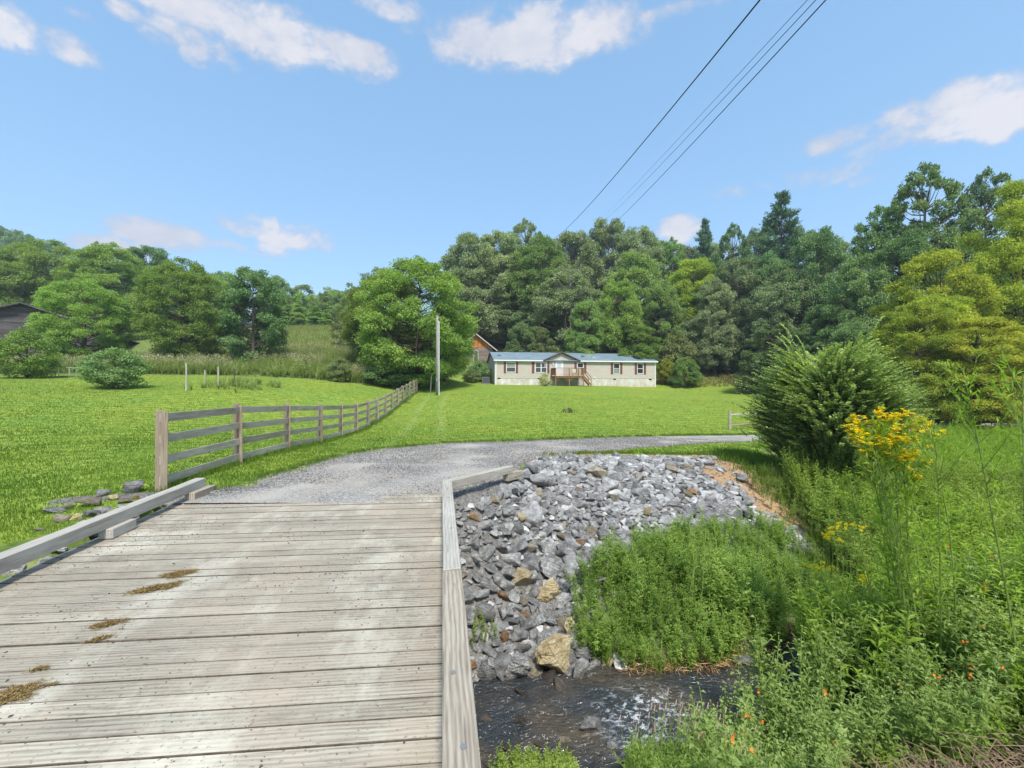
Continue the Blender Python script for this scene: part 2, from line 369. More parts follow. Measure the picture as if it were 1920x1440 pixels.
STREAM = np.array([(-14,-3.5,.8),(-8,.4,.8),(-4,2.9,.7),(-1,4.3,.62),(0,4.6,.62),(1.5,4.6,.70),(2.8,4.8,.55),(4,5.5,.45),(5.2,6.2,.38),(7.5,7.0,.35),(11,7.8,.35),(18,8.5,.4),(34,6,.8),(90,2,1)], float)
WATER = -1.8
def stream_d(X, Y):
    """signed distance outside the water's edge (negative in the stream) and side (+1 = far bank)"""
    X = np.asarray(X, float); Y = np.asarray(Y, float)
    best = np.full(X.shape, 1e9); side = np.ones(X.shape)
    for a, b in zip(STREAM[:-1], STREAM[1:]):
        dx, dy = b[0]-a[0], b[1]-a[1]; L2 = dx*dx+dy*dy
        t = np.clip(((X-a[0])*dx+(Y-a[1])*dy)/L2, 0, 1)
        d = np.hypot(X-a[0]-t*dx, Y-a[1]-t*dy)-(a[2]+t*(b[2]-a[2]))
        s = np.sign((Y-a[1])*dx-(X-a[0])*dy)
        m = d < best; best = np.where(m, d, best); side = np.where(m, s, side)
    return best, side
def sstep(a, b, x):
    t = np.clip((x-a)/(b-a), 0, 1); return t*t*(3-2*t)
def ground(X, Y):
    X = np.asarray(X, float); Y = np.asarray(Y, float)
    z = ztop(X, Y); near = (np.abs(Y-5) < 14) & (X > -20) & (X < 90)
    d, s = stream_d(X, Y)
    Ln = 2.5
    L = np.where(s > 0, bankL(X), Ln)
    t = np.clip(d/L, 0, 1); f = .42*t+.58*t*t*(3-2*t)
    bank = np.where(d < 0, WATER-.02+np.maximum(d, -.5)*.45, (WATER-.02)*(1-f)+z*f)
    w = np.where(near, 1.0, 0.0)
    return np.where((d < L) & near, np.minimum(bank, z+.0), z)
def bankL(X): return np.interp(X, [-3, -1, -.5, 0, .6, 1.5, 4, 8], [1.6, 1.8, 2.35, 3.0, 4.5, 5.0, 5.3, 4.4])
def gz(x, y): return float(ground(np.array([x]), np.array([y]))[0])
def ray(px, py, f=None):
    """where the sight line through a pixel of the photograph first meets the terrain"""
    Y = np.geomspace(2.2, 400, 3000); X = (px-960)/800*Y; Z = CAM_Z-(py-720)/800*Y
    g = (f or ground)(X, Y); k = np.nonzero(Z <= g)[0]
    i = k[0] if len(k) else len(Y)-1
    return X[i], Y[i]
def inpoly(X, Y, poly):
    r = np.zeros(np.shape(X), bool); j = len(poly)-1
    for i in range(len(poly)):
        xi, yi = poly[i]; xj, yj = poly[j]
        r ^= ((yi > Y) != (yj > Y)) & (X < (xj-xi)*(Y-yi)/(yj-yi+1e-12)+xi); j = i
    return r
def polyd(X, Y, pl):
    best = np.full(np.shape(X), 1e9)
    for a, b in zip(pl[:-1], pl[1:]):
        dx, dy = b[0]-a[0], b[1]-a[1]; t = np.clip(((X-a[0])*dx+(Y-a[1])*dy)/(dx*dx+dy*dy+1e-9), 0, 1)
        best = np.minimum(best, np.hypot(X-a[0]-t*dx, Y-a[1]-t*dy))
    return best
_rn = np.random.RandomState(5); _vt = _rn.rand(256, 256)
def vnoise(X, Y, s=1.0):
    x = np.asarray(X)*s+1000.3; y = np.asarray(Y)*s+1000.7; xi = np.floor(x).astype(int); yi = np.floor(y).astype(int); fx = x-xi; fy = y-yi
    fx = fx*fx*(3-2*fx); fy = fy*fy*(3-2*fy); g = lambda a, b: _vt[a % 256, b % 256]
    return (g(xi, yi)*(1-fx)+g(xi+1, yi)*fx)*(1-fy)+(g(xi, yi+1)*(1-fx)+g(xi+1, yi+1)*fx)*fy
def fbm(X, Y, s=1.0, o=4):
    return sum(vnoise(X, Y, s*2**i)*.5**i for i in range(o))/sum(.5**i for i in range(o))

# gravel drive: two edges traced on the ground
EL_ = [(-5.25,6.35),(-4.95,7.0)]+[ray(*p, ztop) for p in [(462,913),(499,894),(568,875),(646,853),(709,842),(834,831),(980,827),(1153,820),(1320,816),(1437,813)]]
ER_ = [(-.95,6.5),(-.98,7.3),(-.45,8.0),(0.05,8.7)]+[ray(*p, ztop) for p in [(985,866),(1007,859),(1087,850),(1187,840),(1320,831),(1437,826)]]
EL_ += [(16,23.6),(22,26.2),(27,28.0),(34,31.5),(44,38)]; ER_ += [(14.5,20.6),(20,23.0),(27,25.2),(36,28.6),(47,36)]
def resample(pl, n):
    pl = np.array(pl, float); s = np.concatenate([[0], np.cumsum(np.hypot(*np.diff(pl, axis=0).T))]); t = np.linspace(0, s[-1], n)
    return np.stack([np.interp(t, s, pl[:, 0]), np.interp(t, s, pl[:, 1])], 1)
DRIVE = list(map(tuple, EL_))+list(map(tuple, ER_[::-1]))
RIP = [(-1.6,5.6),(-.95,7.2),(-.4,8.2),(.1,9.1)]+[ray(*p) for p in [(1010,862),(1100,859),(1340,859),(1385,890),(1440,955),(1500,1000),(1535,1045)]]+[(5.0,7.3),(3.0,6.0),(1.5,5.45),(.2,5.3),(-1.2,5.05)]

# ground sheet
def axis(lo, hi, c0, c1, step, grow):
    a = list(np.arange(c0, c1+1e-6, step)); s = step; x = c1
    while x < hi: s *= grow; x += s; a.append(x)
    s = step; x = c0; b = []
    while x > lo: s *= grow; x -= s; b.append(x)
    return np.array(b[::-1]+a)
gx = axis(-620, 620, -7.5, 11, .09, 1.035); gy = axis(-350, 620, 2.2, 14, .09, 1.03)
GX, GY = np.meshgrid(gx, gy); GZ = np.clip(ground(GX, GY), -5, 70);
d_, s_ = stream_d(GX, GY)
micro = (fbm(GX, GY, 2.3, 4)-.5)
indrive = inpoly(GX, GY, DRIVE)
GZ = GZ+micro*np.where((d_ < 5) & (d_ > 0) & (GX > -1.2) & (np.abs(GY-6) < 8), .10, .05)*np.clip(1-np.hypot(GX, GY)/80, .15, 1)*np.where(indrive, 0, 1)
# under the bridge deck the ground stays clear of the boards
brd = (GX+.165*GY > -4.3) & (GX+.165*GY < .3) & (GY < 6.75) & (GY > -3)
GZ = np.where(brd, np.minimum(GZ, -.32), GZ)
GZ = np.where(indrive, GZ-.03, GZ)
ny, nx = GX.shape
I = (np.arange(ny-1)[:, None]*nx+np.arange(nx-1)[None]); Q = np.stack([I, I+1, I+nx+1, I+nx], -1).reshape(-1, 4)
inrip = inpoly(GX, GY, RIP) | ((d_ < .5) & (np.abs(GY-5) < 8))
strawline = [ray(1000, 858), ray(1100, 853), ray(1340, 856), ray(1385, 885), ray(1450, 950), ray(1470, 985)]
sdist = polyd(GX, GY, strawline); wv = np.interp(GX, [0, 4, 6, 8], [.22, .25, .55, .6])
straw = np.clip(1.3-sdist/(wv*(.6+1.0*fbm(GX, GY, 3.0))), 0, 1)
SPOLY = [ray(*p) for p in [(1290,857),(1345,855),(1400,892),(1462,952),(1448,988),(1400,940),(1355,915),(1318,900)]]
straw = np.maximum(straw, inpoly(GX+.5*(fbm(GX, GY, 2.2)-.5), GY+.5*(fbm(GX+7, GY, 2.2)-.5), SPOLY)*1.0)
straw = np.maximum(straw, np.clip(1.2-polyd(GX, GY, ER_[4:9])/.25, 0, 1)*.8*(fbm(GX, GY, 2.0) > .45))
dirt = np.maximum(inrip*1.0, np.where(brd, 1.0, 0)); dirt = np.maximum(dirt, ((s_ < 0) & (d_ < 2.2) & (GX > -1) & (GX < 2.5))*1.0); dirt = np.maximum(dirt, ((d_ < .35) & (np.abs(GY-5) < 9))*1.0)
dirt = np.maximum(dirt, np.clip(1.25-polyd(GX, GY, [(-6.9,6.6),(-5.3,6.9),(-4.8,7.2)])/.3, 0, 1)*.9)
# rough ground outside the mown lawn
LAWN = [(-200,5),(-60,33),(-45,37),(-38,40),(-25,42),(-17,42.5),(-12,45),(-10,56),(-8,66),(24,72),(31,66),(44,58),(44,45),(35,32),(27,28),(14,22),(9,15.5),(7.2,13.4),(6.8,12),(5.5,12.7),(0,11),(-1,8),(-5,7),(-6,4),(-30,-3)]
lawn = inpoly(GX, GY, LAWN)
rough = (~lawn)*1.0
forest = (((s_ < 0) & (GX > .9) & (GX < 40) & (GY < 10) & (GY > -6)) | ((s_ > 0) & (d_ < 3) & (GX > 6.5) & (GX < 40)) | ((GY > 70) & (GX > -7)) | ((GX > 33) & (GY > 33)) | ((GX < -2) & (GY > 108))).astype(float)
dirt = dirt*(1-np.clip(straw*1.4, 0, 1))
TRK = [[(x+o, y) for x, y in [(-5.6,12.5),(-6.2,17.05),(-6.6,19.5),(-6.9,21.9),(-7.3,24.25),(-7.7,26.7),(-8.18,29.1),(-8.5,31.5),(-8.8,34),(-9.2,38),(-9.7,42)]] for o in (1.7, 3.3)]
def trkd(X, Y): return np.minimum(polyd(X, Y, TRK[0]), polyd(X, Y, TRK[1]))
worn = np.clip(1-trkd(GX, GY)/.38, 0, 1)*(GY < 44)*(.5+.6*fbm(GX, GY, .7))
v_attr = dict(worn=worn,straw=straw, dirt=dirt, rough=rough, forest=forest)
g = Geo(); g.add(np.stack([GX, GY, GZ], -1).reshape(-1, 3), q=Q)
m = NT('ground_surface'); co = m.coord('Object')
n1_ = m.noise(co, .35, 6, .6); n2_ = m.noise(co, 3.0, 5, .6); n3_ = m.noise(m.coord(scale=(1, .35, 1), rot=(0, 0, .5)), 1.4, 4, .6); n4 = m.noise(co, 40, 3, .6)
wv_ = m.n('ShaderNodeTexWave', wave_type='BANDS', bands_direction='X'); m.l(m.coord(rot=(0, 0, 1.15)), wv_.inputs['Vector']); wv_.inputs['Scale'].default_value = .42; wv_.inputs['Distortion'].default_value = 1.4; wv_.inputs['Detail'].default_value = 2
LG = m.ramp(n2_, [(.30, (.088, .158, .020)), (.5, (.150, .240, .034)), (.72, (.225, .325, .062))])
LG = m.mix(m.rng(n1_, .35, .7), LG, m.mix(1.0, LG, (1.35, 1.08, .9), 'MULTIPLY'))
LG = m.mix(m.math('MULTIPLY', m.rng(wv_.outputs['Fac'], .35, .65, smooth=True), .6), LG, m.mix(1.0, LG, (1.40, 1.28, 1.4), 'MULTIPLY'))
LG = m.mix(m.math('MULTIPLY', m.rng(n3_, .6, .75), .5), LG, (.20, .23, .05))
LG = m.mix(m.math('MULTIPLY', m.rng(m.attr('worn'), .1, .9), .38), LG, (.34, .37, .14))
RG = m.ramp(m.noise(co, 2.2, 6, .7), [(.3, (.05, .10, .015)), (.5, (.14, .19, .045)), (.7, (.27, .27, .10))])
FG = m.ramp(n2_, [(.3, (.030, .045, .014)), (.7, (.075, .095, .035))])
DG = m.ramp(m.noise(co, 18, 5, .7), [(.3, (.075, .070, .062)), (.5, (.17, .16, .145)), (.7, (.30, .285, .26))])
SG = m.ramp(m.noise(m.coord(scale=(1, 3, 1)), 22, 5, .7), [(.3, (.16, .09, .045)), (.5, (.38, .24, .13)), (.7, (.58, .42, .26))])
col = m.mix(m.rng(m.attr('rough'), .2, .8), LG, RG)
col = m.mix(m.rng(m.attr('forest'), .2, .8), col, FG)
col = m.mix(m.rng(m.math('ADD', m.attr('straw'), m.math('MULTIPLY', m.math('SUBTRACT', n4, .5), .5)), .35, .6), col, SG)
col = m.mix(m.rng(m.math('ADD', m.attr('dirt'), m.math('MULTIPLY', m.math('SUBTRACT', n4, .5), .5)), .4, .6), col, DG)
gm = m.done(m.bsdf(col, .95, .1, m.bump(m.math('ADD', n4, n2_), .5, .03)))
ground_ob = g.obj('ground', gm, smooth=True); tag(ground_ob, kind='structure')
for k, a in v_attr.items():
    at = ground_ob.data.attributes.new(k, 'FLOAT', 'POINT'); at.data.foreach_set('value', np.asarray(a, np.float32).ravel())

# gravel driveway sheet
NL, NW = 420, 34
el = resample(EL_, NL); er = resample(ER_, NL)
t = np.linspace(0, 1, NW)[None, :, None]
jl = (fbm(el[:, 0], el[:, 1], 1.6, 4)-.5)*.75; jr = (fbm(er[:, 0]+50, er[:, 1], 1.6, 4)-.5)*.6
dw = er-el; wd = np.linalg.norm(dw, axis=1, keepdims=True); dn = dw/wd
fade = np.clip(np.arange(NL)/25., 0, 1)
el2 = el-dn*(jl*fade)[:, None]; er2 = er+dn*(jr*fade)[:, None]
PX = el2[:, None]*(1-t)+er2[:, None]*t
zz = ground(PX[..., 0], PX[..., 1])
edge = np.minimum(t[..., 0], 1-t[..., 0]); zz = zz+.028*np.clip(edge*9, 0, 1)-.02+(fbm(PX[..., 0], PX[..., 1], .9, 3)-.5)*.05*np.clip(edge*6, 0, 1)
g = Geo(); I = (np.arange(NL-1)[:, None]*NW+np.arange(NW-1)[None]); Q = np.stack([I, I+1, I+NW+1, I+NW], -1).reshape(-1, 4)
g.add(np.concatenate([PX, zz[..., None]], -1).reshape(-1, 3), q=Q[:, ::-1])
m = NT('gravel'); co = m.coord('Object')
v1 = m.vor(co, 55, out='Color'); vv = m.n('ShaderNodeSeparateColor'); m.l(v1, vv.inputs[0]); vd = m.vor(co, 55)
base = m.ramp(vv.outputs[0], [(.0, (.15, .142, .132)), (.5, (.28, .266, .245)), (1., (.48, .46, .42))])
tn = m.noise(m.coord(scale=(1, 1, 1)), .8, 5, .6)
base = m.mix(m.math('MULTIPLY', m.rng(tn, .45, .65), .75), base, (.43, .38, .31))
dr_attr = m.attr('track')
base = m.mix(m.math('MULTIPLY', dr_attr, .65), base, (.50, .46, .40))
hh_ = m.math('SUBTRACT', m.noise(co, 60, 3, .6), m.math('MULTIPLY', vd, .8))
gv = m.done(m.bsdf(base, .95, .15, m.bump(hh_, .7, .02)))
drive_ob = g.obj('gravel_road', gv, smooth=True); tag(drive_ob, kind='structure')
tt = np.broadcast_to(np.linspace(0, 1, NW)[None], (NL, NW)); tr = np.exp(-((tt-.27)/.08)**2)+np.exp(-((tt-.72)/.08)**2)
tr = tr*np.clip(fbm(PX[..., 0], PX[..., 1], 1.2, 3)*2-.4, 0, 1)
at = drive_ob.data.attributes.new('track', 'FLOAT', 'POINT'); at.data.foreach_set('value', tr.astype(np.float32).ravel())

# water
pl = []
sx = np.linspace(0, 1, 260); SP = resample([(a, b) for a, b, c in STREAM], 400)
W_ = .0
g = Geo(); NWt = 30
Dp = np.gradient(SP, axis=0); Dp /= np.linalg.norm(Dp, axis=1, keepdims=True); Np = np.stack([-Dp[:, 1], Dp[:, 0]], 1)
k = (SP[:, 0] > -13) & (SP[:, 0] < 60); SPk, Npk = SP[k], Np[k]
SPk = resample(SPk, 900); Dp = np.gradient(SPk, axis=0); Dp /= np.linalg.norm(Dp, axis=1, keepdims=True); Npk = np.stack([-Dp[:, 1], Dp[:, 0]], 1)
off = np.linspace(-1.25, 1.25, 60); WX = SPk[:, None]+Npk[:, None]*off[None, :, None]
rip = np.exp(-((WX[..., 0]-1.45)/.55)**2)          # the small rapid
rip = rip*np.clip(1.15-np.abs(off[None]+.12)/.75, 0, 1)
wz = WATER+(fbm(WX[..., 0], WX[..., 1], 3.5, 4)-.5)*.05+(fbm(WX[..., 0]*1.3, WX[..., 1], 9, 3)-.5)*.11*rip+rip*.03+.03*sstep(.6, 1.3, WX[..., 0])
a_, b_ = WX.shape[:2]; I = (np.arange(a_-1)[:, None]*b_+np.arange(b_-1)[None]); Q = np.stack([I, I+1, I+b_+1, I+b_], -1).reshape(-1, 4)
g.add(np.concatenate([WX, wz[..., None]], -1).reshape(-1, 3), q=Q[:, ::-1])
m = NT('stream_water'); co = m.coord('Object', scale=(1, 1.8, 1), rot=(0, 0, -.2))
h = m.math('ADD', m.noise(co, 5, 4, .6, .8), m.math('MULTIPLY', m.noise(co, 16, 3, .6, .5), .5))
foam_n = m.noise(m.coord('Object', scale=(1, 1.5, 1)), 11, 6, .75, .4)
foam = m.math('MULTIPLY', m.rng(foam_n, .525, .62), m.rng(m.attr('rapid'), .15, .8))
wc = m.mix(m.rng(m.noise(m.coord('Object'), 1.3, 3), .4, .65), (.030, .034, .036), (.085, .065, .040))
wb = m.bsdf(wc, .07, .6, m.bump(h, .9, .06)); fb = m.bsdf((.75, .80, .84), .6, .3, m.bump(foam_n, .9, .05))
x = m.n('ShaderNodeMixShader'); m.l(m.math('MULTIPLY', foam, .95), x.inputs[0]); m.l(wb, x.inputs[1]); m.l(fb, x.inputs[2])
wm = m.done(x.outputs[0])
water_ob = g.obj('water', wm, smooth=True); tag(water_ob, kind='structure')
at = water_ob.data.attributes.new('rapid', 'FLOAT', 'POINT'); at.data.foreach_set('value', (rip*np.clip(.2+fbm(WX[..., 0], WX[..., 1], 2.2, 3)*1.3, 0, 1)).astype(np.float32).ravel())
# ------------------------------------------------------------------ bridge
def mat_of(loc, rz): return Matrix.Translation(Vector(loc))@Matrix.Rotation(rz, 4, 'Z')
def beam(name, p0, p1, w, h, mt, parent=None, pm=None, bevel=.006, roll=0.0, rough=.0, seed=0):
    """timber between two points, its length along local X"""
    p0, p1 = Vector(p0), Vector(p1); L = (p1-p0).length; d = (p1-p0).normalized()
    rs = np.random.RandomState(seed+int(L*1000) % 997)
    g = Geo(); n = max(2, int(L/.35)) if rough else 2
    xs = np.linspace(0, L, n); V = []; 
    for x in xs:
        j = rs.randn(4, 2)*rough
        for k, (a, b) in enumerate(((-1, -1), (1, -1), (1, 1), (-1, 1))): V.append((x, a*w/2+j[k, 0], b*h/2+j[k, 1]))
    q = [(i*4+a, i*4+(a+1) % 4, i*4+4+(a+1) % 4, i*4+4+a) for i in range(n-1) for a in range(4)]+[(3, 2, 1, 0), (n*4-4, n*4-3, n*4-2, n*4-1)]
    g.add(V, q=q, var=rs.rand())
    o = g.obj(name, mt, parent, bevel=bevel)
    yv = Vector((0, 0, 1)).cross(d)
    yv = yv.normalized() if yv.length > 1e-4 else Vector((0, 1, 0))
    zv = d.cross(yv); Rm = Matrix((d, yv, zv)).transposed().to_4x4()
    Mw = Matrix.Translation(p0)@Rm@Matrix.Rotation(roll, 4, 'X')
    o.matrix_local = (pm.inverted()@Mw) if pm is not None else Mw
    return o
BR = math.atan(.085); bm_ = mat_of((0, 0, 0), BR)
bridge = empty('bridge', (0, 0, 0), BR, 'weathered timber plank bridge with low curb beams crossing the stream', 'bridge')
def w2l(x, y): v = bm_.inverted()@Vector((x, y, 0)); return v.x, v.y
def edge_x(ly, xoff):          # local x of the edge line X = xoff-.165*Y at local y
    a = w2l(xoff, 0); b = w2l(xoff-.165*10, 10); t = (ly-a[1])/(b[1]-a[1]); return a[0]+t*(b[0]-a[0])
rs = np.random.RandomState(3)
g = Geo(); y = -2.6; 
YE = w2l(-1.13, 7.12)[1]
while y < YE:
    w = .138+rs.uniform(-.002, .003); gap = rs.choice([.0055, .0065, .0075, .010], p=[.3, .35, .25, .1]); y1 = min(y+w, YE+.02)
    dz = rs.uniform(-.004, .004); tilt = rs.uniform(-.002, .002)
    xs = np.linspace(0, 1, 6); vv = rs.rand()
    l0, r0, l1, r1 = edge_x(y, -4.02), edge_x(y, .175), edge_x(y1, -4.02), edge_x(y1, .175)
    for a, b in zip(xs[:-1], xs[1:]):
        pass
    jl = rs.uniform(-.02, .02); jr = rs.uniform(-.012, .012)
    bow = rs.uniform(-.003, .003)
    zt = dz
    e = .003
    b0 = [(l0+jl, y, -.045), (r0+jr, y, -.045), (r1+jr, y1, -.045), (l1+jl, y1, -.045)]
    t0 = [(l0+jl, y, zt-e), (r0+jr, y, zt-e), (r1+jr, y1, zt-e+tilt), (l1+jl, y1, zt-e+tilt)]
    t1 = [(l0+jl+e, y+e, zt), (r0+jr-e, y+e, zt), (r1+jr-e, y1-e, zt+tilt), (l1+jl+e, y1-e, zt+tilt)]
    g.hexa(b0, t0, var=vv)
    g.q.pop()
    base = g.n-8
    # sides and bottom, then a chamfered top
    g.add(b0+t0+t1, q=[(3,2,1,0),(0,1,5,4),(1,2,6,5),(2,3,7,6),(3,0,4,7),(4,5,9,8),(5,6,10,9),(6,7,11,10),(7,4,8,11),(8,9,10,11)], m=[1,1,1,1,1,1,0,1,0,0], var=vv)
    y = y1+gap
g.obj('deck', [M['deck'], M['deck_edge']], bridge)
# bearers and abutment under the boards
for k, xo in enumerate((-3.86, -2.7, -1.35, -.02)):
    beam('girder', (xo-.165*-2.4, -2.4, -.20), (xo-.165*6.6, 6.6, -.20), .14, .26, M['grey'] if xo in (-3.86, -.02) else M['timber'], bridge, bm_)
beam('edge_flange', (-4.03-.165*-2.4, -2.4, -.035), (-4.03-.165*6.7, 6.7, -.035), .10, .03, M['galv'], bridge, bm_)
beam('abutment', (-5.3, 6.42, -.55), (-1.25, 6.95, -.55), .5, .8, plain('concrete', (.27, .26, .25), .9, .1, namt=.25, bump=.3), bridge, bm_)
cx_ = lambda Y: -.1625*Y+.075
ht = .235
beam('curb_timber', (cx_(-1.0), -1.0, ht), (cx_(3.42), 3.42, ht), .150, .145, M['timber'], bridge, bm_, .006, rough=.0015, seed=1)
M['timber_pale'] = wood('pale_curb_timber', (.56, .545, .49), (.36, .33, .28), grain=.6, objvar=.05, bump=.6)
beam('curb_timber', (cx_(3.44), 3.44, ht+.006), (cx_(6.62)-.01, 6.62, ht), .145, .145, M['timber_pale'], bridge, bm_, .006, rough=.0015, seed=2)
beam('wing_timber', (-1.02, 6.68, ht-.015), (-.035, 8.15, ht-.06), .13, .13, M['timber_pale'], bridge, bm_, .006, rough=.001, seed=3)
for yy in (-.2, 1.6, 3.3, 5.0, 6.35): beam('spacer_block', (cx_(yy)+.0, yy, .078), (cx_(yy+.34), yy+.34, .078), .135, .15, M['timber'], bridge, bm_, seed=int(yy*9)+5)
beam('spacer_block', (-.12, 8.02, .05), (.16, 8.45, .02), .12, .15, M['timber'], bridge, bm_, seed=77)
lx = lambda Y: -3.87-.168*Y
beam('curb_timber', (lx(-1.2)-.09, -1.2, .195), (lx(7.0)-.06, 7.0, .19), .150, .140, M['timber_pale'], bridge, bm_, .006, rough=.0015, seed=4)
for yy in (-.2, 1.9, 3.2): beam('spacer_block', (lx(yy), yy, .064), (lx(yy+.4), yy+.4, .064), .14, .115, M['timber'], bridge, bm_, seed=int(yy*7)+30)
beam('spacer_block', (lx(4.93)-.0, 4.93, .064), (lx(5.32)-.0, 5.32, .064), .15, .115, M['timber_pale'], bridge, bm_, seed=51)
beam('spacer_block', (lx(6.55)+.02, 6.55, .064), (lx(7.05)+.05, 7.1, .062), .15, .12, M['timber'], bridge, bm_, seed=52)
# bolts on the near right timber
for yy, dx in ((1.75, .01), (2.2, -.02), (4.4, .015), (5.6, 0.0)):
    g = Geo(); g.tube([(0, 0, 0), (0, 0, .008)], .012, 8); o = g.obj('bolt', M['galv'], bridge); o.matrix_local = bm_.inverted()@Matrix.Translation((cx_(yy)+dx, yy, ht+.0745))

# loose grit and stone chips lying on the boards: nobody could count them
def chip(rng, fl=.6):
    import bmesh
    bm = bmesh.new()
    for _ in range(9): 
        v = Vector(rng.randn(3)).normalized()*rng.uniform(.8, 1.0); bm.verts.new((v.x, v.y*.75, v.z*fl))
    r = bmesh.ops.convex_hull(bm, input=bm.verts); 
    for v in [v for v in bm.verts if not v.link_faces]: bm.verts.remove(v)
    bmesh.ops.triangulate(bm, faces=bm.faces); bm.verts.index_update()
    V = [tuple(v.co) for v in bm.verts]; T = [tuple(v.index for v in f.verts) for f in bm.faces]; bm.free()
    gg = Geo(); gg.add(V, t=T); return gg
chips = [chip(np.random.RandomState(40+i)) for i in range(6)]
m = NT('grit'); c = m.ramp(m.attr('var'), [(0, (.07, .065, .06)), (.5, (.17, .16, .155)), (1, (.36, .34, .31))]); M['grit'] = m.done(m.bsdf(c, .9, .15))
rs = np.random.RandomState(9); g = Geo()
n = 12000; Y = rs.uniform(1.6, 7.0, n); s = rs.rand(n); X = (-4.0-.165*Y)*(1-s)+(-.165*Y-.02)*s
# denser along the left curb, where the grit collects, and by the gravel end
clump = fbm(X, Y, 1.6, 4)
keep = (rs.rand(n) < np.clip((clump-.42)*3.0, .02, 1)*.42) | ((s < .30) & (rs.rand(n) < .42*np.clip((clump-.35)*4, 0, 1))) | ((Y > 6.5) & (rs.rand(n) < .5))
X, Y = X[keep], Y[keep]; n = len(X)
for i, cgeo in enumerate(chips):
    k = np.arange(n) % 6 == i; nn = k.sum()
    scatter(g, cgeo, np.stack([X[k], Y[k], np.full(nn, .004)], 1), rs.rand(nn)*6.28, np.clip(rs.lognormal(-5.05, .42, nn), .003, .020), varj=rs.rand(nn)*.55)
tag(g.obj('grit', M['grit']), 'dark grit and stone chips scattered over the bridge boards', 'grit', kind='stuff')
# crushed stone lying on the drive and spilling over the board ends
g = Geo(); n = 60000
tI = rs.rand(n)**1.4*(NL-1)*.30; ti = tI.astype(int); tw = rs.rand(n)*1.06-.03
X = el2[ti, 0]*(1-tw)+er2[ti, 0]*tw+rs.randn(n)*.03; Y = el2[ti, 1]*(1-tw)+er2[ti, 1]*tw+rs.randn(n)*.03
k = ~((Y < 6.95+.09*(X+1)) & (rs.rand(n) < .93)) & (stream_d(X, Y)[0] > 1.5)
X, Y = X[k], Y[k]; n = len(X); Z = np.where(Y < 7.1+.09*(X+1), .004, ground(X, Y)+.012)
for i, cgeo in enumerate(chips):
    k = np.arange(n) % 6 == i; nn = k.sum()
    scatter(g, cgeo, np.stack([X[k], Y[k], Z[k]], 1), rs.rand(nn)*6.28, np.clip(rs.lognormal(-4.35, .35, nn), .006, .030), varj=.25+rs.rand(nn)*.75)
tag(g.obj('loose_gravel', M['grit']), 'loose crushed grey stone covering the driveway by the bridge end', 'gravel', kind='stuff')
# dried clods of grass dropped by wheels
m = NT('dry_clod'); c = m.ramp(m.attr('var'), [(0, (.10, .065, .03)), (.5, (.25, .17, .07)), (1, (.42, .32, .14))]); M['clod'] = m.done(m.bsdf(c, .95, .05))
CLODS = [((335,1077),.16,.075,'small brown clod of dried grass, farthest of the clods on the boards'),((297,1103),.21,.085,'largest brown clod of dried grass lying across the bridge boards'),((198,1172),.12,.05,'small brown clod of dried grass, third from the gravel end'),((186,1200),.09,.028,'thin sliver of dried grass on the boards just nearer than a small clod'),((12,1308),.15,.10,'brown clod of dried grass at the left picture edge'),((72,1257),.06,.02,'narrow strip of dried grass on the left boards near the bottom'),((78,1290),.085,.009,'thin dark twig of dried grass on the near left boards')]
for k, ((px, py), a, b, lb) in enumerate(CLODS):
    Y0 = 800*CAM_Z/(py-720); X0 = (px-960)/800*Y0
    g = Geo(); n = int(2600*a*b/.012); r = np.sqrt(rs.rand(n)); th = rs.rand(n)*6.28
    w = (.35+1.0*vnoise(np.cos(th)*2+k*5, np.sin(th)*2, 1.9))*(.8+.5*rs.rand(n)**3)
    P = np.stack([r*np.cos(th)*a*w, r*np.sin(th)*b*w, .003+(1-r)*.018*rs.rand(n)], 1)
    c_, s_ = math.cos(.5), math.sin(.5); P[:, :2] = P[:, :2]@np.array([[c_, s_], [-s_, c_]])
    D = unit(np.stack([rs.randn(n)+.8, rs.randn(n)+.4, rs.rand(n)*.5], 1)); N = unit(rs.randn(n, 3)+np.array([0, 0, 1.5]))
    leaves(g, P+np.array([X0, Y0, .003]), D, N, rs.uniform(.012, .035, n), .0035, var=rs.rand(n))
    tag(g.obj('grass_clod', M['clod']), lb, 'grass clod', 'dried grass clods on the bridge')

# ------------------------------------------------------------------ board fence
FP = [(-5.80,7.07),(-6.12,9.57),(-6.35,12.1),(-6.55,14.6),(-6.82,17.05),(-7.1,19.5),(-7.38,21.9),(-7.65,24.25),(-7.92,26.7),(-8.18,29.1),(-8.43,31.5),(-8.68,33.9),(-8.92,36.3),(-9.2,38.7),(-9.45,41.1),(-9.7,43.5)]
fence = empty('board_fence', (FP[0][0], FP[0][1], gz(*FP[0])), 0, 'grey four-board wooden fence curving up the lawn from the bridge', 'fence'); fmx = mat_of(fence.location, 0)
FZ = [gz(*p) for p in FP]
for k, (x, y) in enumerate(FP):
    z = FZ[k]; dn_ = Vector((1, .1, 0)).normalized()
    lean = Vector((rs.uniform(-.012, .012), rs.uniform(-.012, .012), 0))
    o = beam('post', Vector((x-.055, y, z-.3)), Vector((x-.055, y, z+1.335+rs.uniform(-.02, .02)))+lean, (.095 if k == 0 else .11), .10, M['fencepost'], fence, fmx, .006, seed=k+60)
    beam('batten', Vector((x+.045, y-.02, z-.02)), Vector((x+.045, y-.02, z+1.31))+lean, .028, .095, M['fencepost'], fence, fmx, .004, seed=k+90)
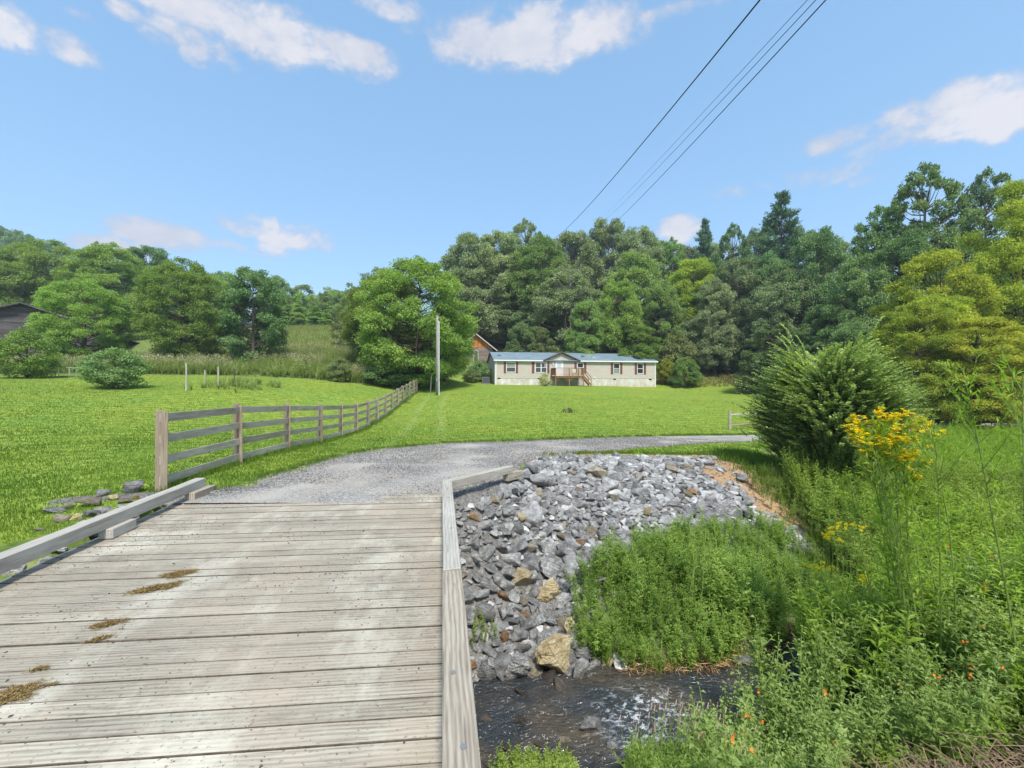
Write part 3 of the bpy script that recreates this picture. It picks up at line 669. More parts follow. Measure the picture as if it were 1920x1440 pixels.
for k in range(len(FP)-1):
    (x0, y0), (x1, y1) = FP[k], FP[k+1]
    for r, hgt in enumerate((1.20, .855, .51, .165)):
        j = rs.uniform(-.012, .012, 2); bow = 0
        e0 = -.05 if k == 0 else 0.0
        beam('rail', (x0+.012, y0+e0, FZ[k]+hgt+j[0]), (x1+.012, y1-.004, FZ[k+1]+hgt+j[1]), .026, .142, M['fence'], fence, fmx, .003, seed=k*7+r)
# split rail fence across the drive
sp0 = (12.25, 24.0); SPF = [sp0, (15.0, 25.3), (17.8, 26.4)]
sf = empty('split_rail_fence', (*sp0, gz(*sp0)), 0, 'short two-rail wooden fence beside the drive left of the big bush', 'fence'); sfm = mat_of(sf.location, 0)
for k, (x, y) in enumerate(SPF):
    z = gz(x, y); g = Geo(); g.tube([(x, y, z-.3), (x, y, z+.6), (x+.01, y, z+1.08)], [.075, .072, .068], 8); g.v[0] -= np.array(sf.location); g.obj('post', M['fence'], sf)
for k in range(2):
    (x0, y0), (x1, y1) = SPF[k], SPF[k+1]
    for hgt, mt in ((.84, 'fence'), (.26, 'fencepost')):
        beam('rail', (x0, y0, gz(x0, y0)+hgt), (x1, y1, gz(x1, y1)+hgt), .07, .10, M[mt], sf, sfm, .02, seed=k+int(hgt*10))

# ------------------------------------------------------------------ house
HZ = 1.8; HR = R_(10); house = empty('house', (-2.4, 60, HZ), HR, 'long beige single-storey house with blue metal roof and maroon shutters', 'house')
HL, HD = 24.4, 8.2
def hu(px, ly=0.0):
    s = (px-960)/800; c, d = math.cos(HR), math.sin(HR); x0, y0 = -2.4-d*ly, 60+c*ly
    return (s*y0-x0)/(c-s*d)
def hz(py, u, ly=0.0): return CAM_Z+(720-py)/800*(60+math.sin(HR)*u+math.cos(HR)*ly)-HZ
m = NT('beige_siding'); co = m.coord('Object'); lap = m.n('ShaderNodeSeparateXYZ'); m.l(co, lap.inputs[0])
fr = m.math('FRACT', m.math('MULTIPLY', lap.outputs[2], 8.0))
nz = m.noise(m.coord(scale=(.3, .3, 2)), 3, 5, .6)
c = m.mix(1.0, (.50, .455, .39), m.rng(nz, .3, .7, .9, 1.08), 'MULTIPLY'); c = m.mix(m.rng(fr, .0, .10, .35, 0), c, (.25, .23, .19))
M['siding'] = m.done(m.bsdf(c, .7, .2, m.bump(m.math('SUBTRACT', 1.0, fr), .5, .03)))
m = NT('parged_foundation'); co = m.coord('Object'); nz = m.noise(m.coord(scale=(1, 1, .6)), 1.6, 6, .7, .5)
c = m.ramp(nz, [(.3, (.40, .36, .29)), (.5, (.55, .52, .46)), (.68, (.72, .71, .68))]); sx_ = m.n('ShaderNodeSeparateXYZ'); m.l(co, sx_.inputs[0])
c = m.mix(m.math('MULTIPLY', m.rng(m.math('ADD', sx_.outputs[2], m.math('MULTIPLY', nz, .8)), -.2, .5, 1, 0), .55), c, (.50, .36, .20))
M['found'] = m.done(m.bsdf(c, .9, .1))
m = NT('blue_metal_roof'); co = m.coord('Object'); sx_ = m.n('ShaderNodeSeparateXYZ'); m.l(co, sx_.inputs[0])
rb = m.math('FRACT', m.math('MULTIPLY', sx_.outputs[0], 1/.305*1.0)); c = m.mix(m.rng(rb, .0, .12, .55, 0), (.18, .24, .28), (.12, .17, .21))
c = m.mix(1.0, c, m.rng(m.noise(m.coord(scale=(.5, 1.5, 1)), 1.1, 5, .65), .3, .7, .78, 1.35), 'MULTIPLY')
M['roof'] = m.done(m.bsdf(c, .45, .5, m.bump(m.rng(rb, 0, .1, 1, 0), .5, .03), .0))
m = NT('window_glass'); gm2 = m.bsdf(m.mix(m.noise(m.coord(), 1.3, 3), (.012, .016, .018), (.045, .055, .06)), .06, .8); M['glass'] = m.done(gm2)
M['curtain'] = plain('curtain', (.22, .27, .24), .8)
EV, RG_ = 3.42, 4.72; SB = .80
gl, gr_, gp = 7.15, 12.2, 9.68; GPZ = 4.52
# walls (one box and gables), foundation
g = Geo(); v = [(0,0,SB),(HL,0,SB),(HL,HD,SB),(0,HD,SB),(0,0,EV),(HL,0,EV),(HL,HD,EV),(0,HD,EV),(0,HD/2,RG_-.05),(HL,HD/2,RG_-.05)]
g.add(v, q=[(0,1,5,4),(1,2,6,5),(2,3,7,6),(3,0,4,7)], t=[(4,8,7),(5,6,9)]); g.add([(gl,-.012,EV-.05),(gr_,-.012,EV-.05),(gp,-.012,GPZ-.08)], t=[(0,1,2)])
g.obj('wall', M['siding'], house)
g = Geo(); g.box(.03, HL-.03, .03, HD-.03, -1.9, SB+.02); g.obj('foundation', M['found'], house)
# roof: two slopes with overhang and thickness, plus the porch gable
g = Geo(); oh, ov = .32, .22; sl = (RG_-EV)/(HD/2)
def slab(a, b, c_, d, th): g.hexa([Vector(p)-Vector((0, 0, th)) for p in (a, b, c_, d)], [Vector(p) for p in (a, b, c_, d)])
z0 = EV-sl*oh+.09; rz_ = RG_+.09
slab((-ov,-oh,z0),(HL+ov,-oh,z0),(HL+ov,HD/2,rz_),(-ov,HD/2,rz_),.07)
slab((HL+ov,HD+oh,z0),(-ov,HD+oh,z0),(-ov,HD/2,rz_),(HL+ov,HD/2,rz_),.07)
gs = (GPZ-EV)/(gp-gl)
back = lambda z: (z-z0)/sl-oh
for side in (-1, 1):
    eu = gl-.25 if side < 0 else gr_+.25; ez = GPZ+.10-abs(gp-eu)*(GPZ-EV+.03)/(gp-gl)
    a = (eu, -oh-.03, ez+.03); b = (gp, -oh-.03, GPZ+.13); c_ = (gp, back(GPZ+.13)+.02, GPZ+.13); d = (eu, back(ez+.03)+.02, ez+.03)
    if side < 0: slab(a, b, c_, d, .06)
    else: slab(b, a, d, c_, .06)
rf = g.obj('roof', M['roof'], house)
# ridge vents and stacks are pieces of the roof
for px in (936, 1092.5, 1110, 1191):
    u = hu(px, 1.9); g = Geo(); yb = 1.9 if px != 1110 else 1.3; zz_ = z0+sl*(yb+oh)
    g.hexa([(u-.28, yb-.2, zz_-.05), (u+.28, yb-.2, zz_-.05), (u+.28, yb+.25, zz_+.02), (u-.28, yb+.25, zz_+.02)], [(u-.2, yb-.1, zz_+.12), (u+.2, yb-.1, zz_+.12), (u+.2, yb+.2, zz_+.16), (u-.2, yb+.2, zz_+.16)])
    g.obj('roof_vent', M['black'] if px != 1110 else M['grey'], rf)
u = hu(1181, 4.6); g = Geo(); g.tube([(u, 4.6, RG_-.2), (u, 4.6, RG_+.36)], .11, 10); g.tube([(u, 4.6, RG_+.36), (u, 4.6, RG_+.44)], .17, 10); g.obj('chimney_pipe', M['white'], rf)
# eaves, corner boards, rakes
g = Geo(); g.box(-ov, gl-.22, -oh-.035, -oh-.003, z0-.17, z0-.01); g.box(gr_+.22, HL+ov, -oh-.035, -oh-.003, z0-.17, z0-.01); g.box(-ov, gl-.3, -oh, -.003, z0-.17, z0-.14); g.box(gr_+.3, HL+ov, -oh, -.003, z0-.17, z0-.14); g.obj('fascia', M['white'], house)
M['rake'] = plain('dark_rake', (.10, .075, .07), .6)
for side in (-1, 1):
    eu = gl-.28 if side < 0 else gr_+.28; ez = GPZ+.10-abs(gp-eu)*(GPZ-EV+.03)/(gp-gl)
    g = Geo(); g.bar((eu, -oh-.05, ez-.02), (gp, -oh-.05, GPZ+.075), .03, .13); g.obj('gable_trim', M['rake'], house)
for xx in (-ov-.02, HL+ov+.02):
    g = Geo(); g.bar((xx, -oh, z0-.06), (xx, HD/2, rz_-.05), .03, .14); g.bar((xx, HD+oh, z0-.06), (xx, HD/2, rz_-.05), .03, .14); g.obj('rake_board', M['rake'], house)
for xx in (-.012, HL-.10):
    g = Geo(); g.box(xx, xx+.112, -.03, .10, -1.2, EV-.06); g.obj('corner_board', M['white'], house)
g = Geo(); g.tube([(.22, -.22, EV+.02), (.22, -.05, EV-.3), (.22, -.05, -.2)], .05, 8); g.obj('downspout', M['white'], house)
# windows: casing > pane(s)
def window(px0, px1, py0, py1, double=False, split=True, curtain=False):
    u0, u1 = hu(px0), hu(px1); um = (u0+u1)/2; za, zb = hz(py1, um), hz(py0, um)
    g = Geo(); t = .075
    g.box(u0-t, u0, -.05, .0, za-t, zb+t); g.box(u1, u1+t, -.05, .0, za-t, zb+t); g.box(u0, u1, -.05, .0, zb, zb+t); g.box(u0, u1, -.06, .0, za-t, za)
    zm = (za+zb)/2
    if split: g.box(u0, u1, -.045, .0, zm-.03, zm+.03)
    if double: g.box(um-.06, um+.06, -.048, .0, za, zb)
    w = g.obj('window', M['white'], house)
    cols = [(u0, um-.06), (um+.06, u1)] if double else [(u0, u1)]
    for ci, (a, b) in enumerate(cols):
        for ri, (c0, c1) in enumerate([(za, zm-.03), (zm+.03, zb)] if split else [(za, zb)]):
            g = Geo(); g.box(a, b, -.02, -.006, c0, c1); g.obj('pane', M['glass'], w)
            if curtain and (ci, ri) in curtain:
                g = Geo(); a2, b2, c2, d2 = curtain[(ci, ri)]; g.box(a+(b-a)*a2, a+(b-a)*b2, -.026, -.021, c0+(c1-c0)*c2, c0+(c1-c0)*d2); g.obj('blind', M['curtain'], w)
def Z(zx, zy): return 820+zx/4, 580+zy/4
def shutter(zx0, zx1, zy0, zy1):
    u0, u1 = hu(820+zx0/4), hu(820+zx1/4); um = (u0+u1)/2; za, zb = hz(580+zy1/4, um), hz(580+zy0/4, um); g = Geo()
    g.box(u0, u0+.05, -.045, -.002, za, zb); g.box(u1-.05, u1, -.045, -.002, za, zb); g.box(u0+.05, u1-.05, -.045, -.002, zb-.06, zb); g.box(u0+.05, u1-.05, -.045, -.002, za, za+.06); g.box(u0+.05, u1-.05, -.045, -.002, (za+zb)/2-.03, (za+zb)/2+.03)
    nl_ = 18
    for i in range(nl_):
        for lo, hi in ((za+.06, (za+zb)/2-.03), ((za+zb)/2+.03, zb-.06)):
            z = lo+(hi-lo)*(i+.5)/nl_; g.hexa([(u0+.05, -.038, z-.02), (u1-.05, -.038, z-.02), (u1-.05, -.003, z-.005), (u0+.05, -.003, z-.005)], [(u0+.05, -.034, z-.012), (u1-.05, -.034, z-.012), (u1-.05, -.003, z+.004), (u0+.05, -.003, z+.004)])
    g.obj('shutter', M['shutter'], house)
def win(zx0, zx1, zy0, zy1, **k): window(820+zx0/4, 820+zx1/4, 580+zy0/4, 580+zy1/4, **k)
win(521, 583, 400, 469, curtain={(0, 1): (0, 1, 0, 1), (0, 0): (.1, .9, 0, .12)}); shutter(498, 515, 393, 478); shutter(588, 605, 393, 478)
win(738, 818, 402, 471, double=True, curtain={(1, 1): (.55, 1, 0, 1)}); shutter(709, 727, 396, 479); shutter(824, 840, 396, 479)
win(1052, 1092, 406, 436, split=False); shutter(1028, 1045, 400, 480); shutter(1100, 1117, 400, 480)
win(1323, 1364, 409, 478, curtain={(0, 0): (.05, .95, .1, .9)}); shutter(1301, 1318, 403, 485); shutter(1371, 1387, 403, 485)
win(1501, 1541, 411, 479); shutter(1480, 1497, 405, 487); shutter(1548, 1564, 405, 487)
# door with pediment surround
g = Geo(); a, b = hu(820+893/4), hu(820+935/4); dz0, dz1 = 1.16, hz(580+396/4, a)
dr = Geo().box(a, b, -.03, -.004, dz0, dz1).obj('door', M['white'], house)
M['doorglass'] = plain('door_glass', (.50, .58, .62), .15, .6); 
gd = Geo(); gd.box(a+.12, b-.12, -.036, -.031, dz1-.85, dz1-.12); gd.obj('pane', M['doorglass'], dr)
gd = Geo(); gd.box(b-.12, b-.07, -.07, -.031, dz0+.95, dz0+1.05); gd.obj('handle', M['grey'], dr)
g.box(a-.16, a-.005, -.055, 0, dz0, dz1+.02); g.box(b+.005, b+.16, -.055, 0, dz0, dz1+.02); g.box(a-.22, b+.22, -.085, 0, dz1+.02, dz1+.17)
g.hexa([(a-.22, -.08, dz1+.17), (b+.22, -.08, dz1+.17), (b+.22, 0, dz1+.17), (a-.22, 0, dz1+.17)], [((a+b)/2-.12, -.08, dz1+.36), ((a+b)/2+.12, -.08, dz1+.36), ((a+b)/2+.12, 0, dz1+.36), ((a+b)/2-.12, 0, dz1+.36)])
g.obj('door_surround', M['white'], house)
lu = hu(820+868/4); g = Geo(); g.box(lu-.06, lu+.06, -.15, -.003, 2.75, 3.05); g.box(lu-.03, lu+.03, -.10, -.02, 3.05, 3.12); g.obj('wall_lamp', M['white'], house)
for zx, zy in ((463, 517), (765, 519), (1330, 524), (1597, 526)):
    u = hu(820+zx/4); z = hz(580+zy/4, u); g = Geo(); g.box(u-.22, u+.22, .0, .035, z-.08, z+.08); [g.box(u-.2, u+.2, -.012, 0, z-.07+i*.045, z-.05+i*.045) for i in range(4)]; g.obj('foundation_vent', M['black'], house)
u = hu(820+1180/4); g = Geo(); g.tube([(u, 0, SB+.14), (u, -.1, SB+.12)], .11, 12); g.obj('exhaust_cap', M['white'], house)
u = .0
g = Geo(); g.box(-.30, -.014, 5.2, 5.6, 1.2, 1.9); g.tube([(-.12, 5.4, 1.9), (-.12, 5.4, 3.6)], .03, 6); g.obj('meter_box', M['grey'], house)
g = Geo(); g.box(hu(1013.5)-.0, hu(1013.5)+.01, 0, .01, 0, .01); 
# porch
porch = Geo(); x0, x1, yb = 8.1, 12.3, -2.35; FZ_ = 1.14
for i in range(17): porch.box(x0-.05, x1+.05, yb-.05+i*.141, yb-.05+i*.141+.134, FZ_-.035, FZ_)
porch.box(x0, x1, yb, yb+.05, FZ_-.25, FZ_-.04); porch.box(x0, x0+.05, yb+.05, -.04, FZ_-.25, FZ_-.04); porch.box(x1-.05, x1, yb+.05, -.04, FZ_-.25, FZ_-.04)
po = porch.obj('porch', M['porch'], house)
for xx in (x0+.07, (x0+x1)/2-.05, x1-.07):
    g = Geo(); g.box(xx-.06, xx+.06, yb+.055, yb+.175, -1.0, FZ_-.25); g.obj('post', M['porch'], po)
    g = Geo(); g.box(xx-.055, xx+.055, yb-.0, yb+.11, FZ_+.002, FZ_+1.08); g.obj('railing_post', M['porch'], po)
    for sgn in (-1, 1):
        if (xx < x0+.2 and sgn < 0) or (xx > x1-.2 and sgn > 0): continue
        g = Geo(); g.bar((xx+sgn*.05, yb+.11, .42), (xx+sgn*.62, yb+.11, FZ_-.26), .05, .09); g.obj('brace', M['porch'], po)
for xx in (x0+.07, x1-.07): g = Geo(); g.box(xx-.05, xx+.05, -.16, -.06, FZ_+.002, FZ_+1.06); g.obj('railing_post', M['porch'], po)
g = Geo(); g.box(x0, x1, yb+.0, yb+.12, FZ_+1.082, FZ_+1.12); g.box(x0, x0+.12, yb+.12, -.03, FZ_+1.082, FZ_+1.12); g.box(x1-.12, x1, yb+.12, yb+1.2, FZ_+1.082, FZ_+1.12)
g.box(x0+.12, x1-.12, yb+.04, yb+.08, FZ_+.10, FZ_+.14); g.box(x0+.04, x0+.08, yb+.12, -.1, FZ_+.10, FZ_+.14); g.box(x1-.08, x1-.04, yb+.12, yb+1.2, FZ_+.1, FZ_+.14)
g.obj('handrail', M['porch'], po)
g = Geo()
for i in range(31): xx = x0+.16+i*(x1-x0-.32)/30; g.box(xx-.017, xx+.017, yb+.045, yb+.075, FZ_+.142, FZ_+1.08)
for i in range(16): yy = yb+.2+i*.132; g.box(x0+.045, x0+.075, yy-.017, yy+.017, FZ_+.142, FZ_+1.08)
for i in range(7): yy = yb+.25+i*.132; g.box(x1-.075, x1-.045, yy-.017, yy+.017, FZ_+.142, FZ_+1.08)
g.obj('balusters', M['porch'], po)
ys0, ys1 = yb+1.0, yb+2.1
def stairs(parent, xs, z0_, n, rise, run, y0, y1, sgn=1, name='stair'):
    g = Geo()
    for i in range(n): xa = xs+sgn*i*run; g.box(min(xa, xa+sgn*run), max(xa, xa+sgn*run), y0, y1, z0_-(i+1)*rise-.04, z0_-(i+1)*rise)
    xe = xs+sgn*n*run; ze = z0_-n*rise
    for yy in (y0+.03, y1-.03): g.bar((xs, yy, z0_-.16), (xe, yy, ze-.16), .045, .24)
    o = g.obj(name, M['porch'], parent)
    for yy in (y0+.05, y1-.05):
        g = Geo(); g.box(xe-.06 if sgn > 0 else xe, xe+.03, yy-.045, yy+.045, ze-.6, ze+.95); g.bar((xs+.02, yy, z0_+.92), (xe, yy, ze+.9), .05, .09); g.bar((xs+.02, yy, z0_+.40), (xe, yy, ze+.38), .035, .07)
        g.obj('stair_rail', M['porch'], parent)
stairs(po, x1+.055, FZ_, 6, .19, .17, yb+.05, yb+1.15)
# end steps at the right
g = Geo(); g.box(HL+.03, HL+1.0, 1.6, 2.9, .76, .80); ep = g.obj('side_landing', M['porch'], house); stairs(ep, HL+1.0, .80, 9, .19, .17, 1.65, 2.8)
ch = Geo(); cxp, cyp = 10.9, -1.3
# porch chair, a thing of its own
def hw(x, y, z): v = mat_of((-2.4, 60, HZ), HR)@Vector((x, y, z)); return v
chair = empty('porch_chair', hw(11.25, -1.35, FZ_), HR, 'pale patio chair standing on the wooden porch', 'chair')
M['cream'] = plain('cream_plastic', (.62, .58, .42), .5)
g = Geo(); g.box(-.28, .28, -.27, .27, .40, .44); g.obj('seat', M['cream'], chair); g = Geo(); g.hexa([(-.28, .25, .44), (.28, .25, .44), (.28, .29, .44), (-.28, .29, .44)], [(-.26, .38, 1.0), (.26, .38, 1.0), (.26, .42, 1.0), (-.26, .42, 1.0)]); g.obj('backrest', M['cream'], chair)
for sx2 in (-.25, .25):
    for sy in (-.24, .24): g = Geo(); g.box(sx2-.025, sx2+.025, sy-.025, sy+.025, 0, .40); g.obj('leg', M['cream'], chair)
    g = Geo(); g.box(sx2-.035, sx2+.035, -.27, .27, .62, .65); g.box(sx2-.025, sx2+.025, -.26, -.21, .44, .62); g.obj('armrest', M['cream'], chair)
# outdoor unit at the left end
q = hw(-1.15, 1.6, 0); az_ = gz(q.x, q.y); ac = empty('air_conditioner', (q.x, q.y, az_), HR, 'grey outdoor air conditioning unit beside the left end of the house', 'air conditioner')
g = Geo(); g.box(-.5, .5, -.5, .5, .05, 1.0); g.box(-.55, .55, -.55, .55, -.3, .05, ); g.obj('casing', M['grey'], ac)
g = Geo(); [g.box(-.46, .46, -.512, -.502, .12+i*.06, .145+i*.06) for i in range(14)]; g.obj('grille', M['black'], ac)
g = Geo(); g.tube([(0, 0, 1.0), (0, 0, 1.04)], .36, 20); g.obj('fan_guard', M['black'], ac)

# ------------------------------------------------------------------ log cabin behind the house
def cabin():
    x, y, zb = -6.65, 80, 4.6; c = empty('cabin', (x, y, zb), R_(-3), 'small log cabin with orange board gable behind the left end of the house', 'cabin')
    w, dpt, ev, pk = 3.0, 7.0, 4.1, 6.5; g = Geo()
    nlg = 14
    for i in range(nlg):
        z = -.6+i*(ev+.6)/nlg; h = (ev+.6)/nlg-.05; va = .1+.8*((i*37) % 10)/10
        g.box(-w, -.55, -.05, .12, z, z+h, var=va); g.box(.35, w, -.05, .12, z, z+h, var=va+.1)
        g.box(-.55, .35, -.05, .12, z, z+h, var=va) if z < 1.4 or z > 3.4 else None
        g.box(-w-.02, -w+.12, .12, dpt, z, z+h, var=va); g.box(w-.12, w+.02, .12, dpt, z, z+h, var=va)
    g.obj('log_wall', M['log'], c)
    g = Geo(); g.box(-w+.02, w-.02, .0, dpt, -.6, ev-.05); g.obj('chinking', plain('chinking', (.42, .38, .32), .9), c)
    g = Geo(); n = 22
    for i in range(n):
        a = -w+i*2*w/n; b = a+2*w/n-.02; f = lambda t: ev+(pk-ev)*(1-abs(t)/w)
        g.hexa([(a, -.09, ev), (b, -.09, ev), (b, -.04, ev), (a, -.04, ev)], [(a, -.09, f(a)), (b, -.09, f(b)), (b, -.04, f(b)), (a, -.04, f(a))], var=(i*7 % 11)/11)
    g.obj('gable_boards', M['cedar'], c)
    g = Geo(); sl = (pk-ev)/w; o = 1.0; zf = ev-sl*o
    for s in (-1, 1):
        a = [(s*(w+o), -.7, zf), (0, -.7, pk), (0, dpt+.6, pk), (s*(w+o), dpt+.6, zf)]
        if s > 0: a = [a[1], a[0], a[3], a[2]]
        g.hexa([Vector(p)+Vector((0, 0, .02)) for p in a], [Vector(p)+Vector((0, 0, .12)) for p in a])
    g.obj('roof', plain('rusty_metal_roof', (.36, .30, .27), .6, .4), c)
    g = Geo(); [g.bar((s*(w+o), -.74, zf+.04), (0, -.74, pk+.05), .04, .17) for s in (-1, 1)]; g.obj('bargeboard', plain('pale_bargeboard', (.60, .50, .44), .8), c)
    g = Geo(); g.box(-.5, .3, -.02, .02, 1.45, 3.4); wo = g.obj('window', plain('greenish_pane', (.09, .13, .07), .3), c)
    g = Geo(); g.box(-.55, -.47, -.10, 0, 1.4, 3.45); g.box(.27, .35, -.10, 0, 1.4, 3.45); g.box(-.47, .27, -.10, 0, 3.37, 3.45); g.obj('frame', M['cream'], wo)
cabin()
# ------------------------------------------------------------------ old barn at the far left
def barn():
    x, y, zb = -68.7, 60, 4.2; c = empty('barn', (x, y, zb), R_(30), 'old dark weathered board barn with low gable roof at the far left', 'barn')
    W, dpt, pk = 9.8, 12, 8.85; sl = .40; f = lambda t: pk-abs(t)*sl
    g = Geo(); z = -1.5; i = 0; r = np.random.RandomState(2)
    while z < pk-.1:
        h = .26; z1 = min(z+h-.018, pk-.05); w0 = min(W, max(0, (pk-z1)/sl)); zz_ = r.uniform(-.01, .01)
        xs = -w0
        while xs < w0-.01:
            xe = min(w0, xs+r.uniform(2.5, 5)); g.box(xs, xe-.015, -.03+zz_, .02+zz_, z, z1, var=r.rand()); xs = xe
        z += h; i += 1
    g.obj('board_wall', M['barn'], c)
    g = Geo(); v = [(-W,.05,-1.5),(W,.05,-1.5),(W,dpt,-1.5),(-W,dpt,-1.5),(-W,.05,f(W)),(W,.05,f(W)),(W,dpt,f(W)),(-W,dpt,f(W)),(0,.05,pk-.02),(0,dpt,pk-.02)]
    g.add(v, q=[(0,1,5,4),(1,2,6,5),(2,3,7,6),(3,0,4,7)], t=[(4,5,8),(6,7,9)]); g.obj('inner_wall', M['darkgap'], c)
    g = Geo(); o = .6
    for s in (-1, 1):
        a = [(s*(W+o), -.9, f(W+o)), (0, -.9, pk), (0, dpt+.6, pk), (s*(W+o), dpt+.6, f(W+o))]
        if s > 0: a = [a[1], a[0], a[3], a[2]]
        g.hexa([Vector(p)+Vector((0, 0, .06)) for p in a], [Vector(p)+Vector((0, 0, .16)) for p in a])
    g.obj('roof', plain('barn_tin', (.30, .27, .26), .6, .4, nscale=1.5, namt=.4), c)
    g = Geo(); [g.bar((s*(W+o), -.93, f(W+o)+.06), (0, -.93, pk+.08), .05, .16) for s in (-1, 1)]
    for s in (-1, 1):
        for i in range(18): t = s*(i+.5)*W/18; g.box(t-.05, t+.05, -.88, 0, f(t)-.08, f(t)+.03)
    g.obj('rafters', M['barn'], c)
    g = Geo(); g.box(-1.0, .0, -.075, -.032, 1.8, 3.2); g.obj('hatch', plain('rusty_hatch', (.20, .13, .11), .8), c)
barn()
# ------------------------------------------------------------------ poles, cables and small things
def pole():
    x, y = -7.0, 40.0; z = gz(x, y); p = empty('utility_pole', (x, y, z), 0, 'grey wooden utility pole standing on the lawn beside the fence end', 'pole')
    g = Geo(); g.tube([(0, 0, -.5), (.02, 0, 3), (0, 0, 7.45)], [.125, .112, .09], 12); g.obj('shaft', M['pole_v'], p, smooth=True)
    g = Geo(); g.tube([(.17, -.06, 0), (.17, -.06, 6.7), (.13, -.05, 6.95)], .038, 8); g.obj('conduit', M['white'], p)
    g = Geo(); g.tube([(-.13, -.06, .1), (-.12, -.05, 6.9)], .012, 5); g.obj('ground_wire', M['grey'], p)
    g = Geo(); g.box(-.06, .06, -.2, -.12, 1.3, 1.6); g.obj('tag_plate', M['galv'], p)
    g = Geo(); g.tube([(0, 0, 7.25), (.35, 0, 7.28)], .022, 6); g.tube([(.33, 0, 7.2), (.33, 0, 7.36)], .05, 8); g.obj('bracket', M['grey'], p)
M['pole_v'] = plain('pole_grey', (.27, .26, .24), .85, .1, nscale=5, namt=.2, bump=.4, bscale=20)
pole()
def cable(name, P0, P1, sag, r, label, n=80, group=None):
    t = np.linspace(0, 1, n)**1.6; P = np.outer(1-t, P0)+np.outer(t, P1); P[:, 2] -= 4*sag*t*(1-t)
    g = Geo(); g.tube(P, r, 6); tag(g.obj(name, M['cable'], smooth=True), label, 'cable', group)
def pt(px, py, Y): return np.array([(px-960)/800*Y, Y, CAM_Z+(720-py)/800*Y])
def line(pxa, Ya, pxb, Yb, back):
    A, B = pt(*pxa, Ya), pt(*pxb, Yb); d = A-B; return A+d*back, B
A, B = line((1405, 0), 9.0, (1030, 452), 72, .09); cable('power_cable', A, B, .9, .017, 'single thick black cable, leftmost of the overhead lines', group='overhead cables')
A, B = line((1537, 0), 9.0, (1120, 445), 74, .08); cable('power_cable', A, B, .5, .013, 'black cable on the right side of the three bunched overhead lines', group='overhead cables')
A, B = line((1520, 0), 9.5, (1120, 423), 90, .07); cable('power_cable', A, B, .5, .0085, 'middle cable of the three bunched overhead lines', group='overhead cables')
A, B = line((1508, 0), 9.5, (1128, 408), 95, .07); cable('power_cable', A, B, .3, .0065, 'thinnest and leftmost cable of the three bunched overhead lines', group='overhead cables')
zt_ = gz(-7, 40)+7.28; cable('service_wire', np.array([-6.65, 40, zt_]), pt(915, 566, 66), .8, .012, 'thin wire running from the utility pole into the trees')
x, y = -7.85, 41; g = Geo(); z = gz(x, y); g.tube([(0, 0, -.1), (.1, 0, 1.75)], .03, 6); tag(g.obj('stake', M['pole_v'], loc=(x, y, z)), 'thin leaning stake between the fence end and the utility pole', 'stake')
for (px, y, h, lb) in ((349, 28, 1.8, 'tallest bare wooden garden post, nearest the lawn in front of the weeds'), (384, 33, 1.15, 'short wooden garden post between two other posts in the weeds'), (409, 31.5, 1.5, 'slim pale garden post, right of the short one'), (439, 35, 1.2, 'dark wooden garden post, rightmost of the row')):
    x = (px-960)/800*y; z = gz(x, y); g = Geo(); g.tube([(0, 0, -.3), (.02, 0, h*.6), (0, 0, h)], [.06, .055, .05], 8); tag(g.obj('garden_post', M['fence'] if 'dark' not in lb else M['bark'], loc=(x, y, z)), lb, 'post', 'garden posts at the lawn edge')
# low white table among the weeds
x, y = (120-960)/800*37, 37; z = gz(x, y); tb = empty('garden_table', (x, y, z), 0, 'low white garden table half hidden by weeds at the left', 'table')
Geo().box(-.9, .9, -.35, .35, .72, .78).obj('tabletop', M['white'], tb)
for a in (-.75, .75):
    for b in (-.28, .28): Geo().box(a-.03, a+.03, b-.03, b+.03, -.1, .72).obj('leg', M['white'], tb)
# ------------------------------------------------------------------ trees
M['leaf_oak'] = leaf_mat('oak_leaves', (0.150, 0.211, 0.094), (0.269, 0.348, 0.165), (0.456, 0.496, 0.270), .22)
M['leaf_green'] = leaf_mat('green_leaves', (0.118, 0.205, 0.044), (0.238, 0.353, 0.081), (0.407, 0.503, 0.126), .30)
M['leaf_mid'] = leaf_mat('mid_leaves', (0.136, 0.242, 0.070), (0.248, 0.377, 0.107), (0.428, 0.546, 0.161), .28)
M['leaf_dark'] = leaf_mat('dark_leaves', (0.094, 0.181, 0.066), (0.174, 0.278, 0.103), (0.308, 0.408, 0.169), .22)
M['leaf_yellow'] = leaf_mat('yellow_green_leaves', (0.164, 0.220, 0.029), (0.361, 0.410, 0.056), (0.655, 0.632, 0.098), .32)
M['leaf_lime'] = leaf_mat('lime_leaves', (0.153, 0.215, 0.032), (0.305, 0.388, 0.048), (0.508, 0.545, 0.080), .34)
M['leaf_pine'] = leaf_mat('pine_needles', (0.060, 0.135, 0.061), (0.108, 0.215, 0.097), (0.179, 0.309, 0.140), .12)
M['leaf_olive'] = leaf_mat('olive_leaves', (0.111, 0.147, 0.050), (0.231, 0.277, 0.101), (0.388, 0.425, 0.181), .2)
M['leaf_flower'] = leaf_mat('blossom', (0.176, 0.220, 0.066), (0.462, 0.462, 0.242), (0.825, 0.748, 0.528), .2)

